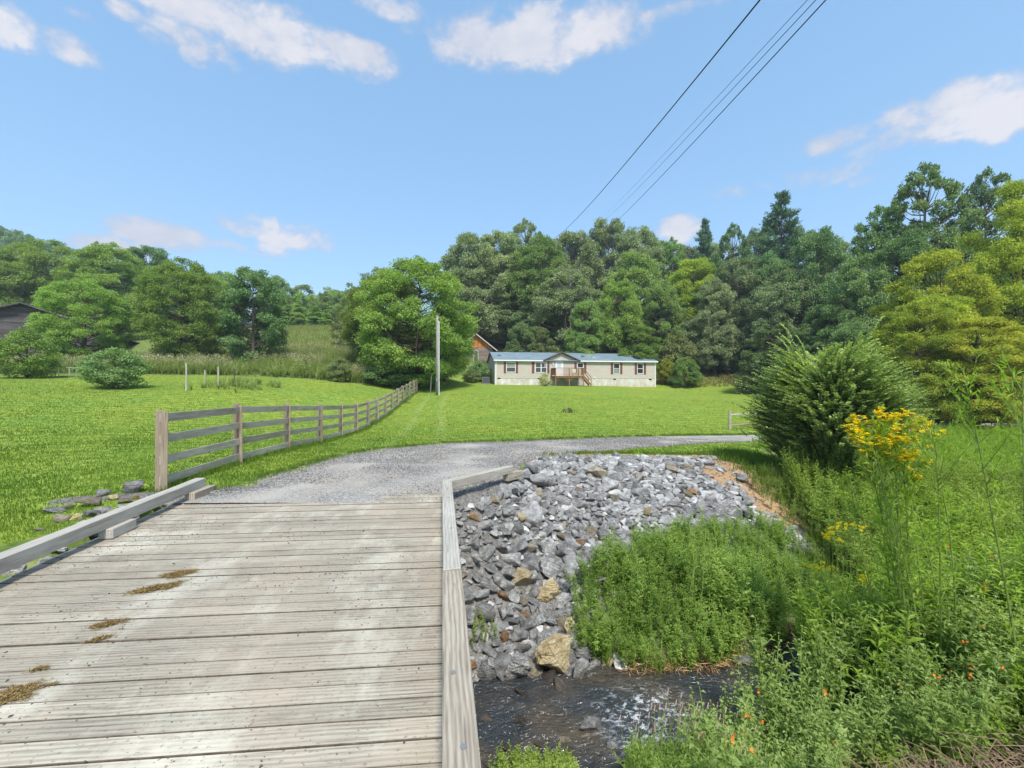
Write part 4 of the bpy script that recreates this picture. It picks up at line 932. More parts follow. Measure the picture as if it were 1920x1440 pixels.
def crown_mesh(seed, H, R, zb, nl, nleaf, L, flat=.78, airy=0.0, sub=16, top=1.0, low=.85, droop=0.0, lobe=(.26, .40), env=None):
    """leafy crown and its skeleton. H total height, R radius, zb crown base; returns (leaf Geo, wood Geo)"""
    r = np.random.RandomState(seed)
    def envr(t):              # crown radius at relative height t in 0..1
        if env is not None: return np.interp(t, env[0], env[1])
        return np.sin(np.clip(t*.93+.07, 0, 1)**.75*math.pi)**.62*(low+(top-low)*t)
    hc = H-zb; lobes = []
    tries = 0
    while len(lobes) < nl and tries < nl*60:
        tries += 1
        t = r.rand()**.85; th = r.rand()*2*math.pi; rr = envr(t)*R
        lr = R*r.uniform(*lobe)*(1-.35*t)
        rad = max(rr-lr*.75, 0)*(.35+.65*math.sqrt(r.rand())) if r.rand() < .25 else max(rr-lr*.75, 0)*r.uniform(.85, 1.08)
        c = np.array([rad*math.cos(th), rad*math.sin(th), zb+hc*t*.94])
        if any(np.linalg.norm((c-o)*[1, 1, 1.25]) < (lr+ol)*(.50+.25*airy) for o, ol in lobes): continue
        lobes.append((c, lr))
    g = Geo(); wd = Geo()
    LC = np.array([c for c, _ in lobes]); LR = np.array([l for _, l in lobes])
    wts = LR**2; wts /= wts.sum(); cnt = (wts*nleaf).astype(int)
    for (c, lr), n in zip(lobes, cnt):
        sd_ = unit(r.randn(sub, 3)*[1, 1, .8]+[0, 0, .35]); sc = c+sd_*lr*np.array([1, 1, flat])*r.uniform(.55, 1.0, (sub, 1)); srad = lr*r.uniform(.30, .52, sub)*(1-.28*airy)
        tint = r.uniform(-.22, .22, sub)+r.uniform(-.12, .12)
        k = r.randint(0, sub, n); dirs = unit(r.randn(n, 3)+[0, 0, .25]); rad = srad[k]*r.uniform(.45, 1.08, n)**.7*np.where(r.rand(n) < .16, r.uniform(1.1, 1.75, n), 1)
        P = sc[k]+dirs*rad[:, None]*np.array([1.15, 1.15, .55+.25*airy]); P[:, 2] -= droop*np.hypot(dirs[:, 0], dirs[:, 1])*rad
        outw = unit(P-np.array([0, 0, zb+hc*.35]))
        D = unit(dirs*.7+r.randn(n, 3)*.6+outw*.3+[0, 0, -.15-droop]); N = unit(dirs*.5+outw*.35+[0, 0, .75]+r.randn(n, 3)*.45)
        leaves(g, P, D, N, L*r.uniform(.7, 1.3, n), L*.62*r.uniform(.8, 1.2, n), var=np.clip(.5+tint[k]+r.randn(n)*.16, 0, 1))
        # twigs
        for j in range(min(sub, 5 if airy else 3)):
            mid = (c+sc[j])/2; wd.tube([c*[.97, .97, 1]-[0, 0, lr*.15], mid, sc[j]], [.035*R/5, .022*R/5, .008*R/5], 4, cap=False)
    r0 = .020*H+.05
    zt = zb+hc*.72; wob = r.randn(7, 2)*.10*R/5
    tp = np.array([(wob[i, 0]*i/6, wob[i, 1]*i/6, z) for i, z in enumerate(np.linspace(-.6, zt, 7))]); tr = np.interp(np.linspace(0, 1, 7), [0, .12, 1], [r0*1.35, r0, r0*.22])
    wd.tube(tp, tr, 9)
    for c, lr in lobes:
        hz_ = np.clip(c[2]-(.25+.5*r.rand())*np.hypot(c[0], c[1])*.9, zb*.75, zt*.98); f = np.interp(hz_, tp[:, 2], np.arange(7)); i0 = int(min(f, 5.99)); st = tp[i0]+(tp[i0+1]-tp[i0])*(f-i0)
        rb = np.interp(hz_, [0, zt], [r0*.38, r0*.16]); mid = st*.45+c*.55+np.array([0, 0, -.1*np.linalg.norm(c-st)])+r.randn(3)*.12*lr
        wd.tube([st, mid, c], [rb, rb*.6, rb*.25], 5, cap=False)
    return g, wd
def pine_mesh(seed, H, R, zb, L=.42, gap=1.0):
    r = np.random.RandomState(seed); g = Geo(); wd = Geo()
    wd.tube([(0, 0, -.5), (0, 0, H*.5), (0, 0, H)], [.018*H+.06, .011*H, .02], 8)
    z = zb
    while z < H-.2:
        t = (z-zb)/(H-zb); rr = R*(1-t)**.75*r.uniform(.75, 1.1)+.25
        for k in range(r.randint(4, 7)):
            th = r.rand()*6.28; ln = rr*r.uniform(.65, 1.1); up = .10+.35*t
            d = np.array([math.cos(th), math.sin(th), up]); tip = np.array([0, 0, z])+d*ln; tip[2] += -.06*ln+.12*ln*t
            wd.tube([(0, 0, z), (np.array([0, 0, z])+tip)/2+[0, 0, -.03*ln], tip], [.035+.012*ln, .03, .012], 4, cap=False)
            n = int(65*ln); s = r.uniform(.3, 1.05, n); P = np.array([0, 0, z])+(tip-np.array([0, 0, z]))*s[:, None]+r.randn(n, 3)*np.array([.22, .22, .12])*(.5+ln*.12)
            D = unit(d[None]*.8+r.randn(n, 3)*.7+[0, 0, .25]); N = unit(r.randn(n, 3)+[0, 0, .8])
            leaves(g, P, D, N, L*r.uniform(.7, 1.3, n), L*.30, var=np.clip(.45+r.randn(n)*.2+(s-.6)*.3, 0, 1))
        z += gap*r.uniform(.45, .8)*(1-.35*t)
    return g, wd
def spray_mesh(seed, H, R, n, ll=.06, per=46, up=.9, zb=.05, lw=.45):
    """bush of arching fine twigs set with small leaves"""
    r = np.random.RandomState(seed); g = Geo(); wd = Geo()
    for k in range(n):
        th = r.rand()*6.28; el_ = math.asin(np.clip(r.rand()*1.55-.62, -.6, 1)); dirx = np.array([math.cos(th)*math.cos(el_), math.sin(th)*math.cos(el_), math.sin(el_)])
        s0 = r.uniform(.40, .80) if r.rand() < .75 else r.uniform(.1, .5)
        cen = np.array([0, 0, H*.42]); ext = np.array([R, R, H*.56]); lump = (1+.17*math.sin(3*th+seed)+.13*math.sin(5*th+6*el_+1))*(1.0 if r.rand() < .93 else r.uniform(1.05, 1.28))
        p0 = cen+dirx*ext*s0*lump; out = unit(dirx*ext); tang = unit(np.array([dirx[0], dirx[1], up+r.uniform(-.3, .5)])+r.randn(3)*.22); ln = R*r.uniform(.22, .46)
        t = np.linspace(0, 1, per); arch = np.outer(t, tang)*ln+np.outer(t**2, [dirx[0]*.35, dirx[1]*.35, -.22])*ln; P = p0+arch
        g_d = np.gradient(P, axis=0); g_d = unit(g_d); side = unit(np.cross(g_d, [0, 0, 1.0])+r.randn(3)*.2); sg = np.where(np.arange(per) % 2, 1, -1)[:, None]
        D = unit(g_d*.75+side*sg*.9+r.randn(per, 3)*.18); N = unit(np.array([0, 0, 1.0])+r.randn(per, 3)*.35)
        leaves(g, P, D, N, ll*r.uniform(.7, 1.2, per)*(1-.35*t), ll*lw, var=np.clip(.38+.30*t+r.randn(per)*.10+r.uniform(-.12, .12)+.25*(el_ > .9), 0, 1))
        wd.tube(P[::9], [.006, .005]+[.003]*(len(P[::9])-2), 3, cap=False)
    for k in range(18):
        th = r.rand()*6.28; e = r.uniform(.9, 1.4); d = np.array([math.cos(th)*math.cos(e), math.sin(th)*math.cos(e), math.sin(e)]); ln = H*r.uniform(.5, .8)
        wd.tube([d*[.15, .15, 0]-[0, 0, .2], d*ln*.45+[0, 0, .05], d*ln], [.035*R/2, .02*R/2, .008], 5, cap=False)
    return g, wd

TM = {}
def kind(name, leafs, bark, gw):
    gl_, wd = gw; TM[name] = (gl_.mesh(name+'_crown', leafs), wd.mesh(name+'_trunk', bark, True))
TK = {}
RENV = ([0, .12, .4, .72, .9, 1], [.62, .85, 1.0, .88, .60, .30])
def variants(name, mat, bark, fn, seeds, H, R):
    for i, s in enumerate(seeds): kind(f'{name}{i}', M[mat], M[bark], fn(s)); 
    TK[name] = (len(seeds), H, R)
variants('oak', 'leaf_oak', 'bark', lambda s: crown_mesh(s, 20, 7.0, 1.6, 74, 72000, .30, lobe=(.19, .31), env=RENV), (1, 2, 3), 20, 7.0)
variants('broad', 'leaf_mid', 'bark', lambda s: crown_mesh(s, 15, 5.6, 1.0, 66, 60000, .25, lobe=(.19, .31), env=RENV), (11, 12, 13), 15, 5.6)
variants('walnut', 'leaf_green', 'bark', lambda s: crown_mesh(s, 13, 5.5, 1.5, 92, 110000, .165, flat=.8, sub=16, droop=.05, lobe=(.17, .28), env=RENV), (21, 22), 13, 5.5)
variants('lime', 'leaf_lime', 'bark', lambda s: crown_mesh(s, 16, 5.8, 2.0, 76, 90000, .18, flat=.6, sub=16, lobe=(.18, .3)), (31,), 16, 5.8)
variants('gold', 'leaf_yellow', 'bark', lambda s: crown_mesh(s, 12, 4.6, .8, 84, 95000, .15, flat=.55, sub=16, lobe=(.17, .29), env=RENV), (41, 42), 12, 4.6)
variants('airy', 'leaf_dark', 'bark', lambda s: crown_mesh(s, 24, 7.5, 6.0, 90, 52000, .27, airy=1.0, sub=9, lobe=(.12, .22)), (51, 52), 24, 7.5)
variants('pine', 'leaf_pine', 'bark', lambda s: pine_mesh(s, 22, 5.2, 5), (61, 62), 22, 5.2)
variants('slim', 'leaf_mid', 'bark', lambda s: crown_mesh(s, 12, 3.0, .8, 26, 16000, .28, top=.5), (71, 72), 12, 3.0)
variants('thin', 'leaf_olive', 'bark_pale', lambda s: crown_mesh(s, 6, 2.0, .9, 22, 5200, .14, airy=.9, sub=7), (75,), 6, 2.0)
# far trees: the same shapes with fewer, larger leaves
variants('far', 'leaf_mid', 'bark', lambda s: crown_mesh(s, 13, 5.2, .4, 40, 16000, .42, env=RENV), (81, 82, 83), 13, 5.2)
variants('fardark', 'leaf_dark', 'bark', lambda s: crown_mesh(s, 15, 5.6, .4, 40, 16000, .46, env=RENV), (91, 92), 15, 5.6)
variants('shrub', 'leaf_dark', 'bark', lambda s: crown_mesh(s, 2.9, 1.7, .15, 34, 15000, .11, flat=.75, lobe=(.26, .40), low=1.0), (101, 102), 2.9, 1.7)
variants('goldshrub', 'leaf_yellow', 'bark', lambda s: crown_mesh(s, 3.6, 1.7, .1, 34, 14000, .13, lobe=(.24, .36)), (111,), 3.6, 1.7)
variants('oliveshrub', 'leaf_olive', 'bark', lambda s: crown_mesh(s, 4.5, 2.8, .2, 34, 15000, .17, flat=.45), (121,), 4.5, 2.8)
variants('flowershrub', 'leaf_flower', 'bark', lambda s: crown_mesh(s, 1.7, 1.1, .05, 26, 7000, .09, lobe=(.26, .4)), (131,), 1.7, 1.1)
variants('understory', 'leaf_dark', 'bark', lambda s: crown_mesh(s, 5, 3.2, .0, 30, 12000, .24, low=1.1), (141, 142), 5, 3.2)
_ti = [0]
def plant(kd, x, y, H, R, label, cat='tree', group=None, name=None, mat=None, dz=0.0, rz=None, var=None):
    n, H0, R0 = TK[kd]; _ti[0] += 1; i = (_ti[0] % n) if var is None else var
    nm = name or {'pine': 'pine_tree', 'oak': 'oak_tree'}.get(kd, 'shrub' if 'shrub' in kd or kd == 'understory' else 'tree')
    e = empty(nm, (x, y, gz(x, y)+dz), (_ti[0]*2.399) % 6.28 if rz is None else rz, label, cat, group); e.scale = (R/R0, R/R0, H/H0)
    for part, me in zip(('crown', 'trunk'), TM[f'{kd}{i}']):
        o = bpy.data.objects.new(part, me); C.objects.link(o); o.parent = e
        if mat and part == 'crown': o.material_slots[0].link = 'OBJECT'; o.material_slots[0].material = M[mat]
    return e
def tree_px(kd, px, py, y, wpx, label, **k):
    """a tree at distance y whose top reaches the height seen at py; wpx its crown's width in photo pixels"""
    x = (px-960)/800*y; z0 = gz(x, y); H = CAM_Z+(720-py)/800*y-z0
    return plant(kd, x, y, max(H, 1.5), wpx/800*y/2, label, **k)
W = 'trees of the wood behind the house'
T = tree_px
# big individual trees left of the pole
T('walnut', 783, 484, 47, 226, 'large bright green tree right behind the utility pole, its low branches over the fence end', var=0)
T('walnut', 722, 500, 53, 150, 'green tree left of the large one behind the pole, thin shoots on its top', var=1)
T('broad', 832, 570, 52, 96, 'lower green tree between the utility pole and the orange gabled cabin', mat='leaf_green')
T('walnut', 690, 555, 60, 90, 'small green tree at the left foot of the large tree by the pole', var=0)
T('broad', 475, 500, 50, 118, 'dark round tree with a bare dark trunk above the weeds', mat='leaf_dark', var=1)
T('walnut', 345, 484, 50, 158, 'broad green tree with a slim trunk left of the dark round tree', mat='leaf_green', var=1)
T('walnut', 158, 520, 47, 142, 'bright green spreading tree half hiding the old barn', mat='leaf_green', var=1)
T('walnut', 205, 458, 78, 150, 'tall green tree behind the spreading tree by the barn', mat='leaf_green', var=0)
T('walnut', 100, 450, 80, 165, 'tall light green tree rising behind the barn roof', mat='leaf_green', var=1)
T('walnut', 12, 500, 75, 130, 'tall green tree at the left picture edge above the barn', mat='leaf_mid', var=0)
T('thin', 637, 586, 62, 42, 'small sparse tree with olive leaves alone on the slope', var=0)
T('oak', 278, 457, 98, 110, 'dark bluish oak standing above the trees in the left middle distance', mat='leaf_dark')
T('broad', 395, 512, 88, 90, 'mid green tree between the broad tree and the dark round tree')
T('airy', 180, 448, 96, 60, 'thin topped tree poking above the left tree line', mat='leaf_dark', dz=0)
# far ridge and middle distance
rt = random.Random(4)
RL = ['at the very left edge, highest on the ridge','second along the ridge top from the left','on the ridge top above the barn peak','where the ridge top starts to fall','low at the left edge behind the barn','behind the barn, second row','above the barn roof, second row','right of the barn in the second row','behind the tall green tree by the barn','left of the bluish oak top','right of the bluish oak top','above the broad tree in the left middle','just left of the dark round tree top']
for px, py, y in [(5,425,190),(30,430,185),(60,440,180),(90,455,175),(0,470,150),(35,478,150),(70,482,150),(110,490,140),(250,480,125),(300,478,120),(330,495,118),(372,500,112),(410,508,108)]:
    T('fardark', px, py, y, rt.uniform(45, 70), 'dark distant tree '+RL.pop(0), group='trees on the far left ridge')
FL = ['behind the dark round tree, left side','right beside the top of the dark round tree','first in the open skyline gap','second in the open skyline gap','third in the open skyline gap','middle one of the open skyline gap','fifth in the open skyline gap','in the gap just left of the large tree','touching the left outline of the large tree','low behind the dark round tree','highest and farthest in the gap','far one over the left part of the gap','far one beside the dark round tree','far one next to the large tree by the pole']
for px, py, y, w in [(430,515,112,60),(515,528,118,50),(540,534,122,46),(562,545,120,42),(585,548,128,40),(607,545,124,44),(632,548,126,42),(655,552,120,48),(675,540,112,50),(500,520,125,44),(620,535,150,60),(570,530,155,60),(520,520,150,60),(660,530,150,60)]:
    T('far', px, py+rt.uniform(-4, 4), y, w, 'mid green skyline tree '+FL.pop(0), group='trees above the grassy slope')
SL = ['second from the left','third from the left','in the middle','right of the middle','above the sparse olive tree','left of the second one','at the left end','at the right end by the large tree']
for px, py, y, w in [(540,570,104,44),(560,562,102,36),(592,572,100,42),(612,580,96,34),(655,585,92,40),(520,565,98,44),(505,575,92,40),(678,580,88,44)]:
    T('slim', px, py, y, w, 'small light green tree edging the grassy slope, '+SL.pop(0), group='small trees at the edge of the slope')
# wood behind the house
WT = [('oak',882,435,84,120,'leaf_oak','dark rounded oak at the left shoulder of the wood'),('oak',935,428,92,130,'leaf_oak','dark oak second from the left shoulder of the wood'),
 ('airy',985,405,98,110,'leaf_oak','oak with open crown on the wood skyline left of the thick cable'),('oak',1010,440,86,130,'leaf_mid','mid green oak under the lower end of the thick cable'),
 ('oak',1075,428,94,130,'leaf_oak','rounded dark oak right of the thick cable'),('oak',1142,404,98,120,'leaf_oak','highest dark oak of the wood where the bunched cables vanish'),
 ('oak',1196,422,92,110,'leaf_oak','dark oak just right of the highest one over the house'),('broad',1190,470,82,120,'leaf_mid','mid green tree in front of the dark oaks above the right half of the house'),
 ('oak',975,520,88,140,'leaf_oak','grey-green oak low in the wood above the left half of the roof'),('oak',1060,500,77,140,'leaf_oak','grey-green oak with visible limbs above the middle of the roof'),
 ('airy',1260,440,90,90,'leaf_mid','thin tree on the skyline beside the small white cloud'),('pine',1322,412,86,70,'leaf_pine','narrow pine on the skyline right of the small white cloud'),
 ('airy',1375,412,84,90,'leaf_dark','pale limbed half bare tree between the two pines'),('pine',1465,362,82,130,'leaf_pine','tall broad pine on the skyline, highest of the middle wood'),
 ('oak',1300,480,80,120,'leaf_lime','yellow-green tree in the wood to the right of the house'),('oak',1385,480,72,130,'leaf_oak','dark tree in front of the pines'),
 ('oak',1530,425,62,130,'leaf_dark','dark oak left of the tall open oaks'),('oak',1480,500,64,130,'leaf_oak','wide dark tree above the top of the big bush'),
 ('broad',1160,515,70,96,'leaf_green','bright green tree rising behind the porch gable'),('broad',1100,560,69,80,'leaf_mid','mid green tree close behind the middle of the roof'),
 ('broad',1240,520,72,80,'leaf_mid','tree close behind the right part of the roof'),('broad',1195,600,68,90,'leaf_green','low bright green tree touching the roof line on the right'),
 ('oak',1318,540,76,100,'leaf_mid','mid green tree behind the yellow shrub at the house end'),('oak',1400,545,73,110,'leaf_oak','dark tree left of the big bush above the brown bank'),
 ('broad',980,600,70,62,'leaf_dark','dark tree between the cabin and the house roof'),('broad',1010,610,71,70,'leaf_olive','low olive tree behind the left part of the roof'),
 ('oak',880,500,97,90,'leaf_dark','dark tree behind the cabin'),('broad',925,560,98,80,'leaf_dark','dark tree right above the cabin roof'),
 ('broad',1345,605,74,80,'leaf_mid','low tree right of the house end behind the shrubs'),('oak',1560,560,50,120,'leaf_dark','dark tree right behind the big bush'),
 ('airy',1735,294,47,190,'leaf_dark','tallest open crowned oak against the sky on the right'),('airy',1650,372,50,140,'leaf_dark','open crowned oak left of the tallest one'),
 ('airy',1850,305,46,150,'leaf_dark','open crowned oak behind the lime green tree at the right edge'),('oak',1620,470,46,130,'leaf_dark','dark tree below the open crowned oaks'),
 ('oak',1700,430,44,150,'leaf_dark','dark tree in front of the tallest open oak'),('oak',1860,480,40,190,'leaf_dark','dark green tree low at the right picture edge'),
 ('lime',1905,322,33,210,'leaf_lime','tall lime green tree cut by the right picture edge'),('gold',1755,462,31,190,'leaf_yellow','yellow-green tree of tiered branches left of the lime tree'),
 ('gold',1715,560,26,150,'leaf_yellow','lower yellow-green tree in front, just above the yellow flowers'),('gold',1830,590,25,190,'leaf_yellow','spreading yellow-green tree at the right above the tall weeds'),
 ('gold',1760,545,28.5,170,'leaf_yellow','yellow-green tree between the two spreading yellow ones')]
for kd, px, py, y, w, mt, lb in WT: T(kd, px, py, y, w, lb, mat=mt)
WL = ['on the skyline above the cabin','on the skyline above the left end of the house roof','on the skyline under the bunched cables','on the skyline behind the thick cable end','on the skyline over the right half of the roof','just left of the small white cloud','left of the pale bare tree below the pines','between the two pines','right behind the tall broad pine','left of the open oaks on the skyline','behind the leftmost open oak','low in front of the broad pine','halfway up behind the shrubs at the house end','behind the right end of the roof','low behind the porch gable','low behind the middle of the roof','low behind the left half of the roof','low behind the olive shrub on the bank','low over the left side of the big bush','low over the right side of the big bush','in the shade between big bush and yellow trees','low at the right edge under the lime tree','in the shade under the lime tree','behind the tall weeds by the drive','behind the yellow flowers by the drive','at the bottom right corner of the wood']
for px, py, y, w in [(905,470,100,90),(950,455,108,90),(1110,440,108,100),(1040,450,106,90),(1230,450,104,100),(1290,455,100,90),(1345,450,98,90),(1420,425,94,90),(1505,420,80,90),(1570,445,66,90),(1440,470,70,100),(1340,520,70,90),(1250,570,74,90),(1130,590,78,80),(1050,590,80,80),(990,570,84,80),(1450,600,54,110),(1520,610,50,100),(1600,600,42,100),(1650,640,36,90),(1920,600,32,120),(1880,650,30,110),(1800,680,32,110),(1740,690,32,90),(1930,680,28,100)]:
    T('oak' if y > 60 else 'broad', px, py, y, w, 'dark green tree '+WL.pop(0), mat='leaf_dark' if rt.random() < .6 else 'leaf_oak', group=W)
# undergrowth along the wood's edge
UL = ['behind the left half of the roof','behind the porch gable, left side','behind the porch gable, right side','behind the right half of the roof','behind the fourth window','behind the right end of the roof','right of the olive shrub','above the brown bank','at the right end of the brown bank','over the left side of the big bush','over the middle of the big bush','over the right side of the big bush','right of the big bush','left of the yellow trees','under the yellow trees','by the far drive, left one','by the far drive, middle one','by the far drive, right one','at the right picture edge','tall one behind the big bush','tall one on the brown bank','spare']
for px, y, h, w in [(990,74,5,60),(1020,74,5,70),(1070,75,5,70),(1120,75,5.5,70),(1170,75,5,70),(1220,74,5,70),(1330,77,5,80),(1380,74,5,80),(1440,68,5,90),(1480,58,5,90),(1540,46,5,90),(1600,40,5,90),(1650,36,4.5,80),(1700,34,4.2,80),(1750,33,4,80),(1800,33,4,80),(1850,33,4.2,90),(1905,34,4.5,90),(1510,58,6,90),(1410,72,6,90)]:
    x = (px-960)/800*y; plant('understory', x, y, h, w/800*y/2*1.2, 'dark shrub at the wood foot, '+UL.pop(0), 'shrub', 'shrubs along the foot of the wood')
# shrubs near the house and in the lawn
S = lambda kd, px, y, h, w, lb, **k: plant(kd, (px-960)/800*y, y, h, w/800*y/2, lb, 'shrub', **k)
S('goldshrub', 1250, 66, 4.0, 42, 'yellow shrub beside the right end of the house')
S('shrub', 1285, 64, 4.6, 60, 'dark green shrub right of the yellow shrub', mat='leaf_mid')
S('oliveshrub', 1268, 71, 7.6, 90, 'tall olive shrub behind the yellow shrub')
S('oliveshrub', 1410, 56, 3.6, 76, 'pale olive shrub on the brown bank left of the big bush')
S('flowershrub', 1022, 57.4, 1.75, 28, 'cream flowering shrub at the left corner of the porch')
S('shrub', 50, 34, 3.9, 98, 'large round dark bush near the left picture edge', var=0, mat='leaf_green')
S('shrub', 217, 28.6, 2.75, 112, 'round dark green bush alone on the left lawn', var=1)
S('oliveshrub', 885, 58, 2.0, 40, 'low grey-green shrub near the air conditioner')
S('shrub', 897, 64, 3.0, 50, 'dark shrub between the cabin and the house end')
S('oliveshrub', 636, 43, 2.6, 50, 'pale flowering bush at the edge of the weeds')
S('shrub', 730, 45, 2.6, 90, 'dense low dark bush under the large tree by the fence')
S('shrub', 790, 47, 2.8, 110, 'dark low foliage at the fence end under the large tree', mat='leaf_green')
S('thin', 763, 33.5, 1.3, 18, 'tiny reddish sapling beside the board fence', var=0)
# the big bush by the drive
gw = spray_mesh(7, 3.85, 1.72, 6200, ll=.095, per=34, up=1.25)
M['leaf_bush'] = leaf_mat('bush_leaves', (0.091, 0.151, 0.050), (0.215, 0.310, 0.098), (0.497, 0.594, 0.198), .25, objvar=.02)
bx, by = 8.5, 11.3; bb = empty('bush', (bx, by, gz(bx, by)-.05), 0, 'big feathery green bush at the roadside right of the rocks', 'bush')
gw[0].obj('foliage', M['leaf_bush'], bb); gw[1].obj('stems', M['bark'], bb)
# pale bare tree limbs seen against the wood
def snag(px, py0, py1, y, label, seed, spread=.5):
    r = np.random.RandomState(seed); x = (px-960)/800*y; z0 = gz(x, y); z1 = CAM_Z+(720-py1)/800*y; e = empty('bare_tree', (x, y, z0), 0, label, 'tree'); H = z1-z0; g = Geo()
    g.tube([(0, 0, -.5), (.2, 0, H*.5), (0, .1, H)], [.12, .08, .03], 7)
    for i in range(16):
        h = H*r.uniform(.45, .95); th = r.rand()*6.28; ln = H*r.uniform(.12, .32)*(1.25-h/H); d = np.array([math.cos(th), math.sin(th)*.6-.4, r.uniform(.3, 1.0)]); P = [(0, 0, h), d*ln*.5+[0, 0, h-.1], d*ln+[0, 0, h+.2]]
        g.tube(P, [.07, .045, .012], 5)
        for j in range(3): q = np.array(P[1])+r.randn(3)*.1; g.tube([q, q+d*ln*.3+r.randn(3)*ln*.25], [.03, .006], 4)
    g.obj('trunk', M['bark_pale'], e)
snag(1068, 600, 480, 73, 'pale bare tree with upright limbs above the middle of the roof', 3)
#snag(1362, 560, 455, 66, 'pale bare tree standing below the pines', 5)
# ------------------------------------------------------------------ rocks
def rock_mat(name, lo, mid, hi, band=.5, bs=3.0):
    m = NT(name); tc = m.n('ShaderNodeTexCoord').outputs['Object']; ad = m.n('ShaderNodeVectorMath', operation='ADD'); m.l(tc, ad.inputs[0]); cb = m.n('ShaderNodeCombineXYZ')
    r = m.math('ADD', m.objrand(), m.attr('var')); m.l(m.math('MULTIPLY', r, 31.0), cb.inputs[0]); m.l(m.math('MULTIPLY', r, 17.0), cb.inputs[2]); m.l(cb.outputs[0], ad.inputs[1]); p = ad.outputs[0]
    n = m.noise(p, 1.6, 7, .68); c = m.ramp(n, [(.30, lo), (.50, mid), (.72, hi)])
    w = m.noise(m.coord(vec=p, rot=(.6, .4, 0), scale=(.7, .9, 4.5)), 1.3, 5, .6, .9)
    c = m.mix(m.math('MULTIPLY', m.rng(w, .56, .68), band), c, hi)
    c = m.mix(1.0, c, m.rng(m.math('FRACT', m.math('MULTIPLY', r, 5.13)), 0, 1, .68, 1.3), 'MULTIPLY')
    fine = m.noise(p, 9, 5, .7)
    return m.done(m.bsdf(c, .85, .2, m.bump(m.math('ADD', fine, m.math('MULTIPLY', w, .9)), .8, .12)))
M['riprap'] = rock_mat('grey_riprap', (.16, .155, .148), (.34, .333, .318), (.68, .67, .65), .75)
M['yellow_rock'] = rock_mat('yellow_rock', (.38, .26, .11), (.66, .53, .30), (.84, .76, .55), .5, 2.0)
M['brown_rock'] = rock_mat('rusty_rock', (.20, .11, .055), (.38, .22, .11), (.55, .40, .25), .4)
M['tan_rock'] = rock_mat('tan_rock', (.20, .16, .11), (.38, .32, .23), (.58, .52, .42), .5)
def rock_geo(seed, n=13, sx=1.0, sy=.8, sz=.6, sub=0, rough=.05):
    import bmesh
    r = np.random.RandomState(seed); bm = bmesh.new()
    for _ in range(n):
        v = r.randn(3); v /= np.abs(v).max()**.55*np.linalg.norm(v)**.45; v *= r.uniform(.85, 1.02); bm.verts.new((v[0]*sx, v[1]*sy, v[2]*sz))
    bmesh.ops.convex_hull(bm, input=bm.verts); bmesh.ops.delete(bm, geom=[v for v in bm.verts if not v.link_faces], context='VERTS')
    bmesh.ops.bevel(bm, geom=list(bm.edges), offset=.055, segments=1, affect='EDGES', clamp_overlap=True) if sub == 0 else None
    if sub:
        bmesh.ops.bevel(bm, geom=list(bm.edges), offset=.09, segments=2, affect='EDGES', clamp_overlap=True)
        bmesh.ops.triangulate(bm, faces=bm.faces)
        for _ in range(sub):
            bmesh.ops.subdivide_edges(bm, edges=[e for e in bm.edges if e.calc_length() > .12], cuts=1); bmesh.ops.triangulate(bm, faces=bm.faces)
        for v in bm.verts:
            d = v.co.normalized(); k = (vnoise(v.co.x*3+seed, v.co.y*3+v.co.z*5, 1)-.5)*.22+(vnoise(v.co.x*9+v.co.z*4, v.co.y*9+seed, 1)-.5)*.08; v.co += d*float(k)
    bmesh.ops.triangulate(bm, faces=bm.faces); bm.verts.index_update(); V = [tuple(v.co) for v in bm.verts]; T_ = [tuple(v.index for v in f.verts) for f in bm.faces]; bm.free()
    g = Geo(); g.add(V, t=T_); return g
RG = [rock_geo(200+i, 11+i % 5, 1.0, .62+.05*(i % 6), .42+.06*(i % 5)) for i in range(16)]
RM = [g.mesh('riprap_stone', M['riprap']) for g in RG]
rs = np.random.RandomState(77)
